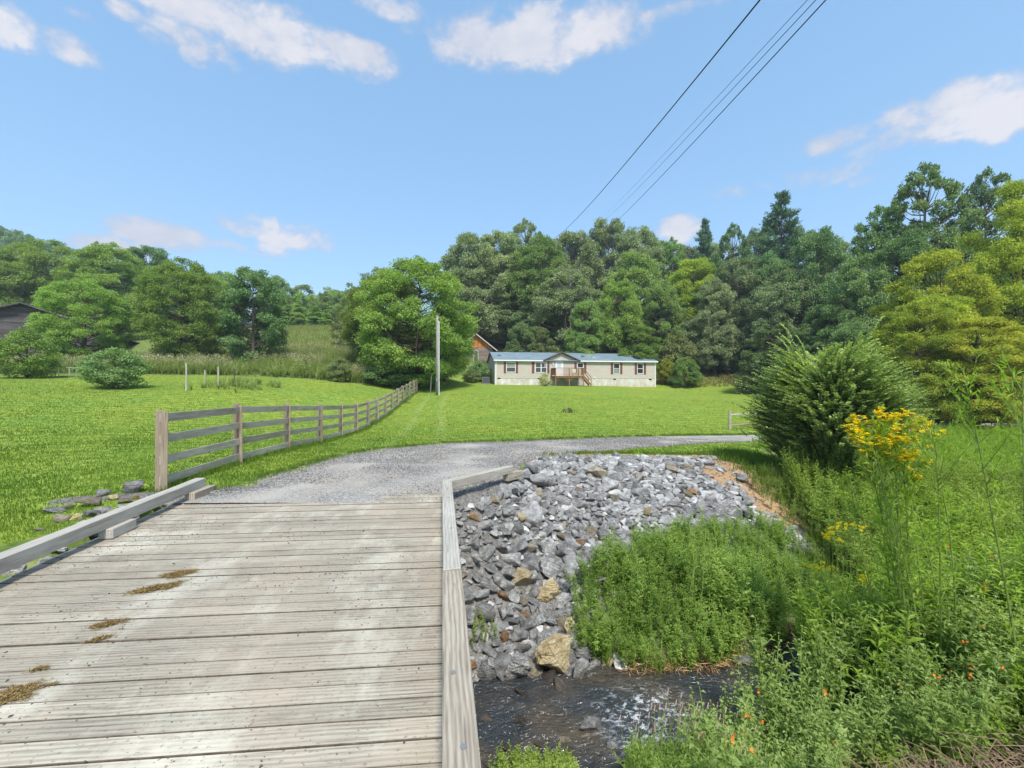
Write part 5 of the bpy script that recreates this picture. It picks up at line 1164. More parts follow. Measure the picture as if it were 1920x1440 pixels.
# candidate places, largest first, kept apart from one another
BO = [ # px, py(base), width px, height px, kind, label
 (1040,1268,92,80,'yellow_rock','biggest yellow boulder at the water edge below the grey rocks'),(980,1112,46,50,'yellow_rock','upright yellow boulder under the long grey slab, left one of the pair'),(1024,1130,62,46,'yellow_rock','low yellow boulder, right one of the pair amid the grey rocks'),
 (965,1282,60,60,'riprap','large pale grey boulder left of the biggest yellow one'),(1030,1092,54,46,'riprap','long grey slab leaning on the pair of yellow boulders'),(1068,1192,24,36,'yellow_rock','narrow yellow stone at the edge of the willow weeds'),
 (1141,1254,28,22,'yellow_rock','small yellow stone at the waterline right of the big yellow boulder'),(1102,1240,52,26,'riprap','banded grey stone right of the biggest yellow boulder'),(1088,1278,40,44,'riprap','dark tilted slab standing in the water edge'),
 (903,1172,54,40,'riprap','striped long grey rock close to the curb timber'),(945,1130,26,24,'brown_rock','rusty brown stone among the grey rocks'),(945,1205,22,24,'brown_rock','small reddish stone above the pale grey boulder'),
 (1410,1240,88,44,'tan_rock','big tan boulder on the far bank of the stream at the right'),(1398,1262,40,28,'riprap','grey stone in front of the tan boulder'),(1348,1222,30,22,'riprap','small grey stone left of the tan boulder'),
 (976,980,22,20,'yellow_rock','yellow stone high on the rock bank'),(925,945,26,14,'yellow_rock','flat yellowish stone near the top of the rock bank'),(1085,925,24,9,'brown_rock','flat orange stone in the upper middle of the rock bank'),(1214,968,20,18,'yellow_rock','yellow stone in the middle right of the rock bank'),(1300,930,20,16,'brown_rock','rust coloured stone near the right rim of the rock bank'),
 (987,1160,28,14,'brown_rock','rusty stone below the pair of yellow boulders'),(915,1285,40,48,'riprap','grey faceted rock at the waterline beside the curb'),
 (1502,1050,56,34,'riprap','pale rock half buried in weeds right of the rock bank'),(1590,1120,50,26,'riprap','pale rock low in the weeds near the jewelweed'),(1706,1040,34,20,'tan_rock','tan stone slab among the tall weeds on the right'),
 (1108,1418,48,36,'riprap','pale grey stone on the near shore'),(1150,1435,26,22,'riprap','small grey stone next to the pale one on the near shore'),(1172,1450,34,20,'yellow_rock','yellow stone on the near shore at the picture bottom'),(1060,1425,26,16,'tan_rock','small tan stone on the near shore')]
big = []
for k, (px, py, wp, hp, kd, lb) in enumerate(BO):
    x, y = ray(px, py); sx = wp/800*y/2; sz = hp/800*y/2
    g = rock_geo(500+k, 12+k % 4, sx, min(sx, sz)*1.0+.25*sx, sz*.95, sub=2 if wp > 50 and kd != 'riprap' else 0) if False else rock_geo(500+k, 13, 1, .8, .9, sub=2 if wp > 50 else 0)
    me = g.mesh('boulder', M[kd]); o = bpy.data.objects.new('boulder', me); C.objects.link(o); o.scale = (sx*1.03, max(sx*.8, sz*.7), sz*1.1)
    zb_ = float(ground(np.array([x]), np.array([y]))[0]); o.location = (x, y+sx*.35, max(zb_, WATER-.03)+sz*.80); o.rotation_euler = (0, 0, rs.uniform(-.3, .3))
    if 'slab' in lb: o.rotation_euler = (0, .5, .3)
    tag(o, lb, 'rock', 'loose rocks by the stream'); big.append((x, y+sx*.35, sx))
x0, x1, y0, y1 = -2.2, 7.6, 4.6, 13.2
pts = [(a, b, c*.9) for a, b, c in big]; stones = []
RIPX = [(-1.9,5.3),(-1.02,6.9),(-.8,7.25),(-.25,8.05),(.12,8.6),(.35,9.3)]+RIP[4:]
cell = {}
def near_ok(x, y, r, f):
    i, j = int(x/.35), int(y/.35)
    for a in range(i-1, i+2):
        for b in range(j-1, j+2):
            for (u, v, q) in cell.get((a, b), ()):
                if (u-x)**2+(v-y)**2 < ((q+r)*f)**2: return False
    return True
def put(x, y, r): cell.setdefault((int(x/.35), int(y/.35)), []).append((x, y, r))
for p_ in pts: put(*p_)
for rad, tries, f in ((.19, 60, .8), (.15, 400, .66), (.115, 3500, .60), (.09, 12000, .58), (.068, 24000, .58), (.045, 26000, .60)):
    X = rs.uniform(x0, x1, tries); Y = rs.uniform(y0, y1, tries); ok = inpoly(X, Y, RIPX); d_, s_ = stream_d(X, Y); ok &= (d_ > -.15) & (s_ > 0)
    st = np.maximum(np.clip(1.2-polyd(X, Y, strawline)/np.interp(X, [0, 4, 6, 8], [.12, .15, .3, .3]), 0, 1), inpoly(X, Y, SPOLY)*.85); ok &= (rs.rand(tries) > st*.9) & ~((X > 5.0) & (fbm(X, Y, 1.3) > .56) & (d_ > 2.6))
    ok &= ~((X < -.62+.0*Y) & (Y > 6.2) & (Y < 6.95) & (X > -1.3) & (rad > .08))
    # clear of the curb and the wing timber
    ok &= (X+.1625*Y > .17+rad*.9) & ~((Y > 6.5) & ((X+1.02)*(8.15-6.68)-(Y-6.68)*(1.0) < .13+rad) & (Y < 8.4) & (X < .15))
    for x, y in zip(X[ok], Y[ok]):
        r = rad*rs.uniform(.85, 1.3)
        if near_ok(x, y, r*.9, f): put(x, y, r*.9); stones.append((x, y, r))
stones = np.array(stones); SZ = ground(stones[:, 0], stones[:, 1])+stones[:, 2]*.16
# what the camera can see of each decides which are built one by one
vis = stones[:, 2]/stones[:, 1]*(1-.75*inpoly(stones[:, 0], stones[:, 1], [(1.2,5.4),(1.3,6.7),(2.6,7.6),(4.2,8.6),(6.2,9.0),(6.5,7.0),(4,6)])); order = np.argsort(-vis)
gst = Geo()
for rank, i in enumerate(order):
    x, y, r = stones[i]; k = i % 16; rx, ry, rzz = rs.uniform(-.55, .55), rs.uniform(-.55, .55), rs.rand()*6.28
    if rank < 290:
        o = bpy.data.objects.new('riprap_stone', RM[k]); C.objects.link(o); o.location = (x, y, SZ[i]+r*.12); o.rotation_euler = (rx, ry, rzz); o.scale = (r*1.28,)*3
        if rs.rand() < .05: o.material_slots[0].link = 'OBJECT'; o.material_slots[0].material = M[('tan_rock', 'brown_rock', 'tan_rock')[rank % 3]]; tag(o, 'brownish angular stone in the grey rock bank', 'stone', 'odd brown stones in the rock bank')
        else: tag(o, 'grey angular stone of the rock bank beside the bridge', 'stone', 'riprap stones on the bank')
    else: scatter(gst, RG[k], np.array([[x, y, SZ[i]+r*.05]]), np.array([rzz]), np.array([r*1.25]), np.array([rs.uniform(0, .6)]), np.array([rs.rand()*6.28]), varj=np.array([rs.rand()]))
tag(gst.obj('riprap_rubble', M['riprap']), 'smaller grey rubble filling the rock bank', 'rubble', kind='stuff')
# small rubble between the stones
g = Geo(); n = 9000; X = rs.uniform(x0, x1, n); Y = rs.uniform(y0, y1, n); k = inpoly(X, Y, RIPX) & (X+.1625*Y > .2) & (stream_d(X, Y)[0] > .05); X, Y = X[k], Y[k]; n = len(X); Z_ = ground(X, Y)
for i, c_ in enumerate(chips):
    k = np.arange(n) % 6 == i; nn = int(k.sum()); scatter(g, c_, np.stack([X[k], Y[k], Z_[k]+.02], 1), rs.rand(nn)*6.28, rs.uniform(.015, .042, nn), varj=.3+rs.rand(nn)*.6)
tag(g.obj('crushed_stone', M['grit']), 'fine crushed stone between the riprap', 'crushed stone', kind='stuff')
# wet stones standing in the stream
M['wet_rock'] = rock_mat('wet_brown_rock', (.05, .042, .035), (.12, .10, .08), (.24, .21, .17), .4)
n = 0
for k in range(400):
    x, y = rs.uniform(-.6, 3.6), rs.uniform(3.7, 5.8); d0 = float(stream_d(np.array([x]), np.array([y]))[0][0])
    if d0 > .02 or x+.1625*y < .25 or rs.rand() < (.75 if d0 < -.35 else .3) or n >= 34: continue
    n += 1; r0 = rs.uniform(.04, .11)*(1.25 if d0 > -.2 else 1); o = bpy.data.objects.new('stream_stone', RM[k % 16]); C.objects.link(o); o.location = (x, y, WATER-r0*rs.uniform(-.15, .35)); o.rotation_euler = (rs.uniform(-.4, .4), rs.uniform(-.4, .4), rs.rand()*6.28); o.scale = (r0*1.3, r0*1.2, r0); o.material_slots[0].link = 'OBJECT'; o.material_slots[0].material = M['wet_rock']; tag(o, 'dark wet stone half under water in the stream', 'stone', 'wet stones in the stream')
# rocks beside the left curb
LR = [(258,922,50,30,'riprap','biggest dark grey rock, by the first fence post'),(102,962,44,18,'riprap','flat grey rock at the left end of the small rock pile'),(165,950,50,24,'tan_rock','brown flat rock in the middle of the small rock pile'),(210,938,26,16,'yellow_rock','yellowish stone on top of the small rock pile'),(232,944,28,14,'tan_rock','pale tan stone right in the small rock pile'),(112,978,36,20,'tan_rock','mossy tan rock low in the small rock pile'),(172,968,36,18,'riprap','blue-grey rock in the front of the small rock pile'),(145,975,24,18,'yellow_rock','pale yellow stone at the front of the small rock pile'),(196,962,36,16,'riprap','grey slab between the pile and the curb'),(228,955,26,12,'riprap','small grey slab near the curb timber'),(256,936,16,9,'brown_rock','little rust coloured stone under the biggest grey rock'),(72,996,22,8,'tan_rock','tiny buried stone left of the pile'),(190,930,34,16,'riprap','grey stone at the back of the small rock pile'),(128,955,22,12,'tan_rock','small tan stone between flat rocks of the pile'),(160,984,30,14,'riprap','dark stone pressed against the curb timber')]
for k, (px, py, wp, hp, kd, lb) in enumerate(LR):
    x, y = ray(px, py); sx = wp/800*y/2; sz = hp/800*y/2; me = rock_geo(600+k, 12, 1, .8, .85).mesh('rock', M[kd]); o = bpy.data.objects.new('rock', me); C.objects.link(o); o.scale = (sx*1.05, sx*.8, sz*1.1); o.location = (x, y, gz(x, y)+sz*.6); o.rotation_euler = (0, 0, rs.uniform(-.4, .4)); tag(o, lb, 'rock', 'rocks beside the left curb')
g = Geo(); n = 160; Y = rs.uniform(3.2, 6.7, n); X = -4.3-.168*Y-rs.uniform(0, .25, n)
for i in range(16): k = np.arange(n) % 16 == i; nn = int(k.sum()); scatter(g, RG[i], np.stack([X[k], Y[k], np.maximum(ground(X[k], Y[k])-.05, -.35)+rs.rand(nn)*.05], 1), rs.rand(nn)*6.28, rs.uniform(.06, .14, nn), varj=rs.rand(nn))
tag(g.obj('edge_rubble', M['riprap']), 'grey rubble seen through the gap under the left curb timber', 'rubble', kind='stuff')

# ------------------------------------------------------------------ grass and weeds
def gleaf(name, dark, mid, light, **k): return leaf_mat(name, dark, mid, light, objvar=.0, **k)
M['grass'] = gleaf('grass_blades', (.088, .158, .020), (.148, .235, .036), (.222, .318, .070), trans=.35)
M['weedgrass'] = gleaf('weed_grass', (.085, .150, .022), (.185, .260, .045), (.33, .38, .11), trans=.3)
M['herb'] = gleaf('herb_leaves', (.12, .195, .025), (.24, .335, .05), (.38, .48, .10), trans=.3)
M['farweed'] = gleaf('far_weeds', (.15, .20, .05), (.26, .32, .10), (.42, .46, .20), trans=.3)
M['willow'] = gleaf('lance_leaves', (.10, .18, .030), (.22, .34, .055), (.38, .50, .12), trans=.36)
M['bright'] = gleaf('bright_leaves', (.13, .22, .02), (.25, .38, .035), (.40, .54, .08), trans=.38)
M['jewel'] = gleaf('ovate_leaves', (.14, .21, .045), (.27, .37, .09), (.42, .52, .18), trans=.35)
M['pale'] = gleaf('pale_seed_heads', (.16, .16, .07), (.34, .32, .17), (.58, .54, .36), trans=.2)
M['stem'] = plain('green_stem', (.19, .26, .06), .7, .2, namt=.3)
M['darkstem'] = plain('dark_stem', (.06, .03, .025), .7, .2)
M['yellowfl'] = leaf_mat('yellow_petals', (.88, .70, .015), (.92, .78, .02), (.94, .83, .04), trans=.48, objvar=0)
M['orangefl'] = plain('orange_petals', (.85, .20, .02), .6, .2)
M['pinkfl'] = plain('pink_spikes', (.62, .40, .36), .7, .2)
M['twig'] = plain('dead_twig', (.30, .21, .14), .9, .1, nscale=20, namt=.35)
M['straw'] = NT('straw_fibre'); c = M['straw'].ramp(M['straw'].attr('var'), [(0, (.22, .11, .05)), (.5, (.46, .28, .14)), (1, (.70, .50, .30))]); M['straw'] = M['straw'].done(M['straw'].bsdf(c, .9, .1))
r_ = np.random.RandomState(31)
def blades(g, X, Y, Z, h, w, m=0, var=None, lean=.45):
    n = len(X); th = r_.rand(n)*6.28; ln = r_.rand(n)*lean*h; P = np.stack([X, Y, Z], 1); S = np.stack([np.sin(th+1.2), -np.cos(th+1.2), np.zeros(n)], 1)*np.reshape(w, (-1, 1))/2
    mid = P+np.stack([np.cos(th)*ln*.35, np.sin(th)*ln*.35, h*.6], 1); tip = P+np.stack([np.cos(th)*ln, np.sin(th)*ln, h*(1-.15*ln/h)], 1)
    v = np.stack([P-S, P+S, mid+S*.7, mid-S*.7, tip], 1).reshape(-1, 3); i = np.arange(n)[:, None]*5
    var = r_.rand(n) if var is None else var
    g.add(v, q=i+np.array([[0, 1, 2, 3]]), m=m, var=var); g.t.append(((i+np.array([[3, 2, 4]]))+g.n-n*5, np.full(n, m), np.asarray(var, float)))
# lawn grass: blade density follows what the eye can resolve
n = 400000; U = r_.uniform(-1.9, .95, n); V = np.exp(r_.uniform(math.log(.035), math.log(.46), n)); Yd = 1.85/V; X = U*Yd; Y = Yd
d_, s_ = stream_d(X, Y); onb = (X+.1625*Y > -4.32) & (Y < 7.05) & (X+.1625*Y < .3)
k = inpoly(X, Y, LAWN) & ~inpoly(X, Y, DRIVE) & (d_ > .3) & ~onb & (Y > 3.2) & ~inpoly(X, Y, RIP) & (Y < 42)
k &= ~((polyd(X, Y, [(-6.8,6.45),(-5.6,6.6)]) < .35) & (r_.rand(n) < .8)) & ~((polyd(X, Y, strawline[:3]) < .3) & (r_.rand(n) < .85))
X, Y = X[k], Y[k]; Z_ = ground(X, Y); n = len(X); hh = r_.uniform(.025, .065, n)*(1+.5*fbm(X, Y, 1.1)); ed = np.minimum(polyd(X, Y, EL_[:9]), polyd(X, Y, FP)); stripe = np.sin((X*.86+Y*.5)*2.6+2.5*fbm(X, Y, .25, 2)); k2 = fbm(X+31, Y, .5, 3); hh *= 1+1.3*np.clip(1-ed/.28, 0, 1)*r_.rand(n)
g = Geo(); blades(g, X, Y, Z_-.01, hh*.85, np.clip(.0016*Y, .006, .026), var=np.clip(.02+.8*fbm(X, Y, .5, 4)+.16*stripe+r_.randn(n)*.10+.22*(k2 > .62)+.22*np.clip(1-trkd(X, Y)/.38, 0, 1), 0, 1))
tag(g.obj('lawn_grass', M['grass']), 'short bright green mown grass of the lawn', 'grass', kind='stuff')
# longer grass tufts at the drive edge, the fence foot and the top of the rock bank
g = Geo(); E_ = resample(EL_[1:12], 900); Fd = resample(FP, 900); Sb = resample(strawline[:3], 300)+[0, .35]; Rr = resample([strawline[2], strawline[3], strawline[4], strawline[5]], 500)+[.95, .55]
for src, cnt, sd_, hm in ((E_, 9000, .10, .11), (Fd, 9000, .10, .17), (Sb, 2500, .14, .11), (Rr, 9000, .38, .24)):
    ii = r_.randint(0, len(src), cnt); X = src[ii, 0]+r_.randn(cnt)*sd_; Y = src[ii, 1]+r_.randn(cnt)*sd_; k = ~inpoly(X, Y, DRIVE) | (r_.rand(cnt) < .15); k &= (fbm(X, Y, 2.5, 3) > .38) & ~((X+.1625*Y > -4.3) & (Y < 6.9) & (X < -.5)); X, Y = X[k], Y[k]; nn = len(X)
    blades(g, X, Y, ground(X, Y)-.01, hm*r_.uniform(.4, 1.2, nn), np.clip(.0019*Y, .008, .03), var=np.clip(.15+.6*r_.rand(nn), 0, 1), lean=.7)
tag(g.obj('grass_tufts', M['grass']), 'longer grass along the fence foot and the gravel edge', 'grass', kind='stuff')

def herb(seed, h, nl, L, W_, up=.5, droop=.25, curve=.12, start=.12, stem=.006, branch=0, m_leaf=0, m_stem=1, opp=False):
    r = np.random.RandomState(seed); g = Geo(); th = r.rand()*6.28; cv = curve*h*r.uniform(.3, 1)
    def axis_(t): t = np.asarray(t)[..., None]; return np.array([math.cos(th), math.sin(th), 0])*cv*t**2+np.array([0, 0, h])*t
    def dress(f, n, t0, ll, st):
        g.tube(f(np.linspace(0, 1, 6)), np.linspace(st, st*.35, 6), 4, m=m_stem, cap=False)
        t = np.linspace(t0, .99, n)+r.randn(n)*.01; P = f(t); a = np.arange(n)*(2.4 if not opp else 1.571)+r.rand()*6; a = a+(np.arange(n) % 2)*math.pi*(1 if opp else 0)
        D = np.stack([np.cos(a), np.sin(a), np.full(n, up)+r.randn(n)*.2+t*.5], 1); N = np.stack([-np.cos(a)*up, -np.sin(a)*up, np.ones(n)], 1)+r.randn(n, 3)*.22
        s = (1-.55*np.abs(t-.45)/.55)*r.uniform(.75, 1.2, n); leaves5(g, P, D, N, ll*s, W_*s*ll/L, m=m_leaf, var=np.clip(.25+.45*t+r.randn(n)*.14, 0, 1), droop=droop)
    dress(axis_, nl, start, L, stem)
    for b in range(branch):
        tb = r.uniform(.35, .8); p0 = axis_(np.array([tb]))[0]; a = r.rand()*6.28; ln = h*r.uniform(.25, .45)*(1.15-tb); e = np.array([math.cos(a)*.75, math.sin(a)*.75, .75])*ln
        dress(lambda t, p0=p0, e=e: p0+np.asarray(t)[..., None]*e, max(5, nl//3), .15, L*.75, stem*.6)
    return g
def tuft(seed, h, n, w, m=0):
    r = np.random.RandomState(seed); g = Geo(); th = r.rand(n)*6.28; k = r.rand(n); l = h*r.uniform(.5, 1.1, n); o = r.uniform(.15, .75, n)
    P = np.stack([np.cos(th)*.05*k, np.sin(th)*.05*k, np.zeros(n)], 1); S = np.stack([-np.sin(th), np.cos(th), np.zeros(n)], 1)*w/2; R_d = np.stack([np.cos(th), np.sin(th), np.zeros(n)], 1)
    seg = []
    for t in (0, .35, .7, 1.0): seg.append(P+R_d*(l*o*t**1.6)[:, None]+np.array([0, 0, 1.])*(l*(t-.45*o*t**2.2))[:, None])
    v = np.stack([seg[0]-S, seg[0]+S, seg[1]-S, seg[1]+S, seg[2]-S*.7, seg[2]+S*.7, seg[3]], 1).reshape(-1, 3); i = np.arange(n)[:, None]*7
    q = np.concatenate([i+np.array([[0, 1, 3, 2]]), i+np.array([[2, 3, 5, 4]])]); t_ = i+np.array([[4, 5, 6]]); vv = r.rand(n)*.7+.15
    g.add(v, q=q, t=t_, m=m); g.q[-1] = (g.q[-1][0], g.q[-1][1], np.tile(vv, 2)); g.t[-1] = (g.t[-1][0], g.t[-1][1], vv); return g
def spread(g, variants_, X, Y, sc, lean=.18, dz=0., varamp=.18, zf=None):
    n = len(X); Z_ = ground(X, Y)+dz; kk = r_.randint(0, len(variants_), n); vj = (fbm(X, Y, 1.4, 3)-.5)*varamp*3+r_.randn(n)*varamp*.4
    for i, v in enumerate(variants_):
        k = kk == i; nn = int(k.sum())
        if nn: scatter(g, v, np.stack([X[k], Y[k], Z_[k]], 1), r_.rand(nn)*6.28, sc[k], r_.rand(nn)*lean, r_.rand(nn)*6.28, varj=vj[k])
def sample(n, x0, x1, y0, y1, cond, rejn=1):
    X = r_.uniform(x0, x1, n); Y = r_.uniform(y0, y1, n); k = cond(X, Y); return X[k], Y[k]
# far weeds between the lawn and the slope on the left
FW = [herb(900+i, 1.0, 16, .20, .07, up=.4, stem=.012) for i in range(4)]+[tuft(910+i, 1.0, 26, .03) for i in range(3)]
FP_ = [tuft(920, 1.15, 14, .025)]; gq = Geo()
for s_q in (930, 931):
    q_ = Geo(); r2 = np.random.RandomState(s_q); q_.tube([(0, 0, 0), (.02, 0, 1.1)], .008, 3, m=1, cap=False); n2 = 34; leaves(q_, np.stack([r2.randn(n2)*.09, r2.randn(n2)*.09, 1.05+r2.randn(n2)*.12], 1), r2.randn(n2, 3), r2.randn(n2, 3)+[0, 0, 1], .07, .05, m=2, var=r2.rand(n2)); q_.add(np.zeros((0, 3))); FP_.append(q_)
FWP = [(-62,38),(-47,39.5),(-40,40.5),(-36,41),(-25,42.3),(-17,43),(-13,45.5),(-11,50),(-10,58),(-16,64),(-30,60),(-50,52),(-75,48)]
X, Y = sample(9000, -62, -10, 38, 64, lambda X, Y: inpoly(X, Y, FWP) & (fbm(X, Y, .35, 4) > .34))
g = Geo(); spread(g, FW, X, Y, r_.uniform(.8, 1.6, len(X))*(.6+.9*fbm(X, Y, .2, 2)), varamp=.3)
X, Y = sample(11000, -62, -10, 38, 64, lambda X, Y: inpoly(X, Y, FWP) & (fbm(X+9, Y, .22, 3) > .47)); spread(g, FP_, X, Y, r_.uniform(.9, 1.5, len(X)), varamp=.2)
X, Y = sample(900, -24, -14, 28.5, 37, lambda X, Y: (np.abs((X+20.5)-(-(Y-31)*.15)) < 2.2+.5*np.sin(Y)) & (fbm(X, Y, .8) > .46)); spread(g, FW, X, Y, r_.uniform(.35, .95, len(X)), varamp=.3)
tag(g.obj('tall_weeds', [M['farweed'], M['stem'], M['pale']]), 'tall rough weeds with pale seed heads between the lawn and the slope', 'weeds', kind='stuff')
# meadow grass on the slope behind
X, Y = sample(26000, -50, -2, 55, 104, lambda X, Y: ~inpoly(X, Y, FWP) & ((X < -10) | (Y > 78))); g = Geo(); blades(g, X, Y, ground(X, Y), r_.uniform(.3, .75, len(X)), .11, var=np.clip(.35+.5*fbm(X, Y, .12, 3)+r_.randn(len(X))*.15, 0, 1), lean=.9)
M['meadow'] = gleaf('meadow_grass', (.10, .16, .025), (.21, .25, .06), (.34, .33, .13), trans=.3)
tag(g.obj('meadow_grass', M['meadow']), 'long yellow-green meadow grass on the slope behind the weeds', 'grass', kind='stuff')
# brown bank right of the house
X, Y = sample(9000, 24, 46, 58, 76, lambda X, Y: Y > 63-.2*(X-30)); g = Geo(); blades(g, X, Y, ground(X, Y), r_.uniform(.2, .5, len(X)), .09, var=r_.rand(len(X)), lean=.9)
M['drygrass'] = gleaf('dry_grass', (.13, .12, .03), (.24, .20, .06), (.36, .30, .11), trans=.2); tag(g.obj('bank_grass', M['drygrass']), 'brownish rough grass on the bank right of the house', 'grass', kind='stuff')

# near vegetation on the right
LAN = [herb(300+i, .75, 34, .120, .027, up=.40, droop=.25, branch=4, stem=.004) for i in range(5)]
BRI = [herb(320+i, .42, 26, .060, .030, up=.35, droop=.2, branch=4, stem=.004, opp=True) for i in range(5)]
JEW = [herb(340+i, .80, 18, .075, .042, up=.15, droop=.35, branch=5, stem=.006, start=.3) for i in range(4)]
TUF = [tuft(360+i, .55, 34, .009) for i in range(5)]
streamside = lambda X, Y: stream_d(X, Y)
def A_cond(X, Y):
    d, s = stream_d(X, Y); return (s > 0) & (d > -.02) & inpoly(X, Y, WILLOW)
WILLOW = [ray(*p) for p in [(1085,1235),(1075,1120),(1150,1040),(1290,1010),(1400,985),(1470,1010),(1530,1060),(1600,1120),(1640,1200)]]+[(8.2,7.0),(5.4,6.2),(4.3,5.7),(3.2,5.2),(2.6,5.05),(1.7,5.1)]
g = Geo(); X, Y = sample(8600, .5, 8.5, 4.8, 11, A_cond); cen = np.clip(np.hypot((X-3.4)/3.2, (Y-6.4)/1.8), 0, 1)
hv = (1.0-.42*cen)*r_.uniform(.55, 1.2, len(X))*(.55+.85*fbm(X, Y, 1.5, 3)); kk_ = fbm(X+5, Y, 1.8, 3) > .34; X, Y, hv = X[kk_], Y[kk_], hv[kk_]; ka = r_.rand(len(X)) < .75; spread(g, LAN, X[ka], Y[ka], hv[ka], varamp=.4, lean=.4); spread(g, BRI, X[~ka], Y[~ka], hv[~ka]*1.7, varamp=.35, lean=.4); X, Y = sample(900, .5, 8, 5, 11, A_cond); spread(g, TUF, X, Y, r_.uniform(.6, 1.0, len(X)), varamp=.2)
tag(g.obj('streamside_herbs', [M['willow'], M['stem']]), 'dense narrow leaved green plants on the far bank of the stream', 'herbs', kind='stuff')
# tawny grasses between the rocks and the bush
g = Geo(); X, Y = sample(3800, 5, 13, 7.5, 12.5, lambda X, Y: (stream_d(X, Y)[1] > 0) & (stream_d(X, Y)[0] > .3) & ~inpoly(X, Y, RIP) & (polyd(X, Y, strawline) > .55) & ~inpoly(X-.2, Y-.1, SPOLY) & (np.hypot(X-bx, Y-by) > .7) & (Y < 11.3+.25*(X-7)))
spread(g, TUF, X, Y, r_.uniform(.5, 1.0, len(X)), varamp=.3); X, Y = sample(1400, 5.4, 12, 7.5, 10.6, lambda X, Y: (stream_d(X, Y)[1] > 0) & (stream_d(X, Y)[0] > .3) & ~inpoly(X, Y, RIP)); spread(g, LAN, X, Y, r_.uniform(.35, .75, len(X)))
tag(g.obj('bank_grass', [M['weedgrass'], M['stem']]), 'tall tangled grass between the rock bank and the big bush', 'grass', kind='stuff')
# weedy field up to the drive
g = Geo(); fld = lambda X, Y: (Y < 11+.62*X) & (Y > 10.2) & (X > 9.3+.0*Y) & ~inpoly(X, Y, DRIVE) & (polyd(X, Y, ER_[8:]) > .9)
X, Y = sample(7600, 9, 40, 10, 30, fld); spread(g, BRI, X, Y, r_.uniform(.9, 1.7, len(X)), varamp=.3); X, Y = sample(3000, 9, 40, 10, 30, fld); spread(g, TUF, X, Y, r_.uniform(.6, 1.1, len(X)), varamp=.3)
tag(g.obj('field_weeds', [M['bright'], M['stem']]), 'bright green low weeds of the field beyond the stream', 'weeds', kind='stuff')
# near bank: bright ground cover
def N_cond(X, Y):
    d, s = stream_d(X, Y); return (s < 0) & (d > .25) & (X > .75+.25*Y) & (Y > 1.5) & (X > .95)
def B_cond(X, Y):
    d, s = stream_d(X, Y); return N_cond(X, Y) & (X > 1.25*Y-1.5+.8*(vnoise(X, Y, 1.3)-.5)) & ~((Y < 3.15) & (X > .78*Y) & (X < 1.32*Y))
g = Geo(); X, Y = sample(9000, .9, 15, 1.8, 8.5, B_cond); spread(g, BRI, X, Y, r_.uniform(.7, 1.35, len(X))*(.75+1.1*sstep(3, 5.5, X)), varamp=.3)
X, Y = sample(3000, 3.5, 15, 4, 8.5, lambda X, Y: (stream_d(X, Y)[1] < 0) & (stream_d(X, Y)[0] > .0) & (X > 3.4)); spread(g, LAN, X, Y, r_.uniform(.9, 1.5, len(X))*.9, varamp=.3)
tag(g.obj('ground_cover', [M['bright'], M['stem']]), 'bright yellow-green leafy ground cover filling the near right bank', 'ground cover', kind='stuff')
g = Geo(); X, Y = sample(4200, 4.5, 16, 6.5, 11.5, lambda X, Y: (stream_d(X, Y)[1] > 0) & (stream_d(X, Y)[0] > -.05) & (X > 5.6+.35*(Y-7))); spread(g, LAN, X, Y, r_.uniform(.8, 1.45, len(X)), varamp=.3)
X, Y = sample(2200, 7, 16, 7.5, 11.5, lambda X, Y: (stream_d(X, Y)[1] > 0) & (stream_d(X, Y)[0] > .1)); spread(g, BRI, X, Y, r_.uniform(1.0, 1.8, len(X)), varamp=.3)
tag(g.obj('far_bank_herbs', [M['herb'], M['stem']]), 'leafy green herbs on the far bank below the big bush', 'herbs', kind='stuff')
# taller leafy stems round the foot of the yellow flowers
g = Geo(); X, Y = sample(520, 3.2, 7.2, 4.2, 6.4, lambda X, Y: (np.abs(stream_d(X, Y)[0]) > .0) & (stream_d(X, Y)[1] < 0) & (X > .62*Y+.4)); sc = r_.uniform(1.1, 2.0, len(X)); spread(g, LAN, X, Y, sc, varamp=.4, lean=.35)
X, Y = sample(110, 6.9, 9.5, 7.4, 9.3, lambda X, Y: stream_d(X, Y)[0] > .2); spread(g, LAN, X, Y, r_.uniform(1.2, 1.9, len(X)), varamp=.4, lean=.35)
tag(g.obj('tall_herbs', [M['bright'], M['stem']]), 'taller light green leafy stems round the foot of the yellow flowers', 'herbs', kind='stuff')
# jewelweed with orange flowers
def flower_cluster(rs_, P, m, size, n):
    g = Geo(); n0 = len(P)*n; base = np.repeat(P, n, 0)+rs_.randn(n0, 3)*size*.25; leaves(g, base, rs_.randn(n0, 3)+[0, 0, .3], rs_.randn(n0, 3), size, size*.6, m=m); return g
def J_cond(X, Y):
    d, s = stream_d(X, Y); return (s < 0) & (d > -.05) & (X > .36*Y+.25) & (X < 1.15*Y+.2) & (Y > 2.45) & ~((X > .80*Y-.05) & (Y < 3.15))
g = Geo(); X, Y = sample(1500, 1.0, 6, 2.4, 6.3, J_cond); sc = r_.uniform(.6, 1.1, len(X))*(1+.55*sstep(3.3, 4.4, Y)*(X > .5*Y+.1)); kj = r_.rand(len(X)) < .62; spread(g, JEW, X[kj], Y[kj], sc[kj], varamp=.25); kl = ~kj; spread(g, LAN, X[kl], Y[kl], sc[kl]*1.0, varamp=.3)
k = r_.rand(len(X)) < .09; P = np.stack([X[k]+r_.randn(k.sum())*.06, Y[k]+r_.randn(k.sum())*.06, ground(X[k], Y[k])+.80*sc[k]*r_.uniform(.75, 1.05, k.sum())], 1); fg = flower_cluster(r_, P, 2, .026, 5)
V_, (q1, q2, q3), _ = fg.arrays(); g.add(V_, q=q1, m=2)
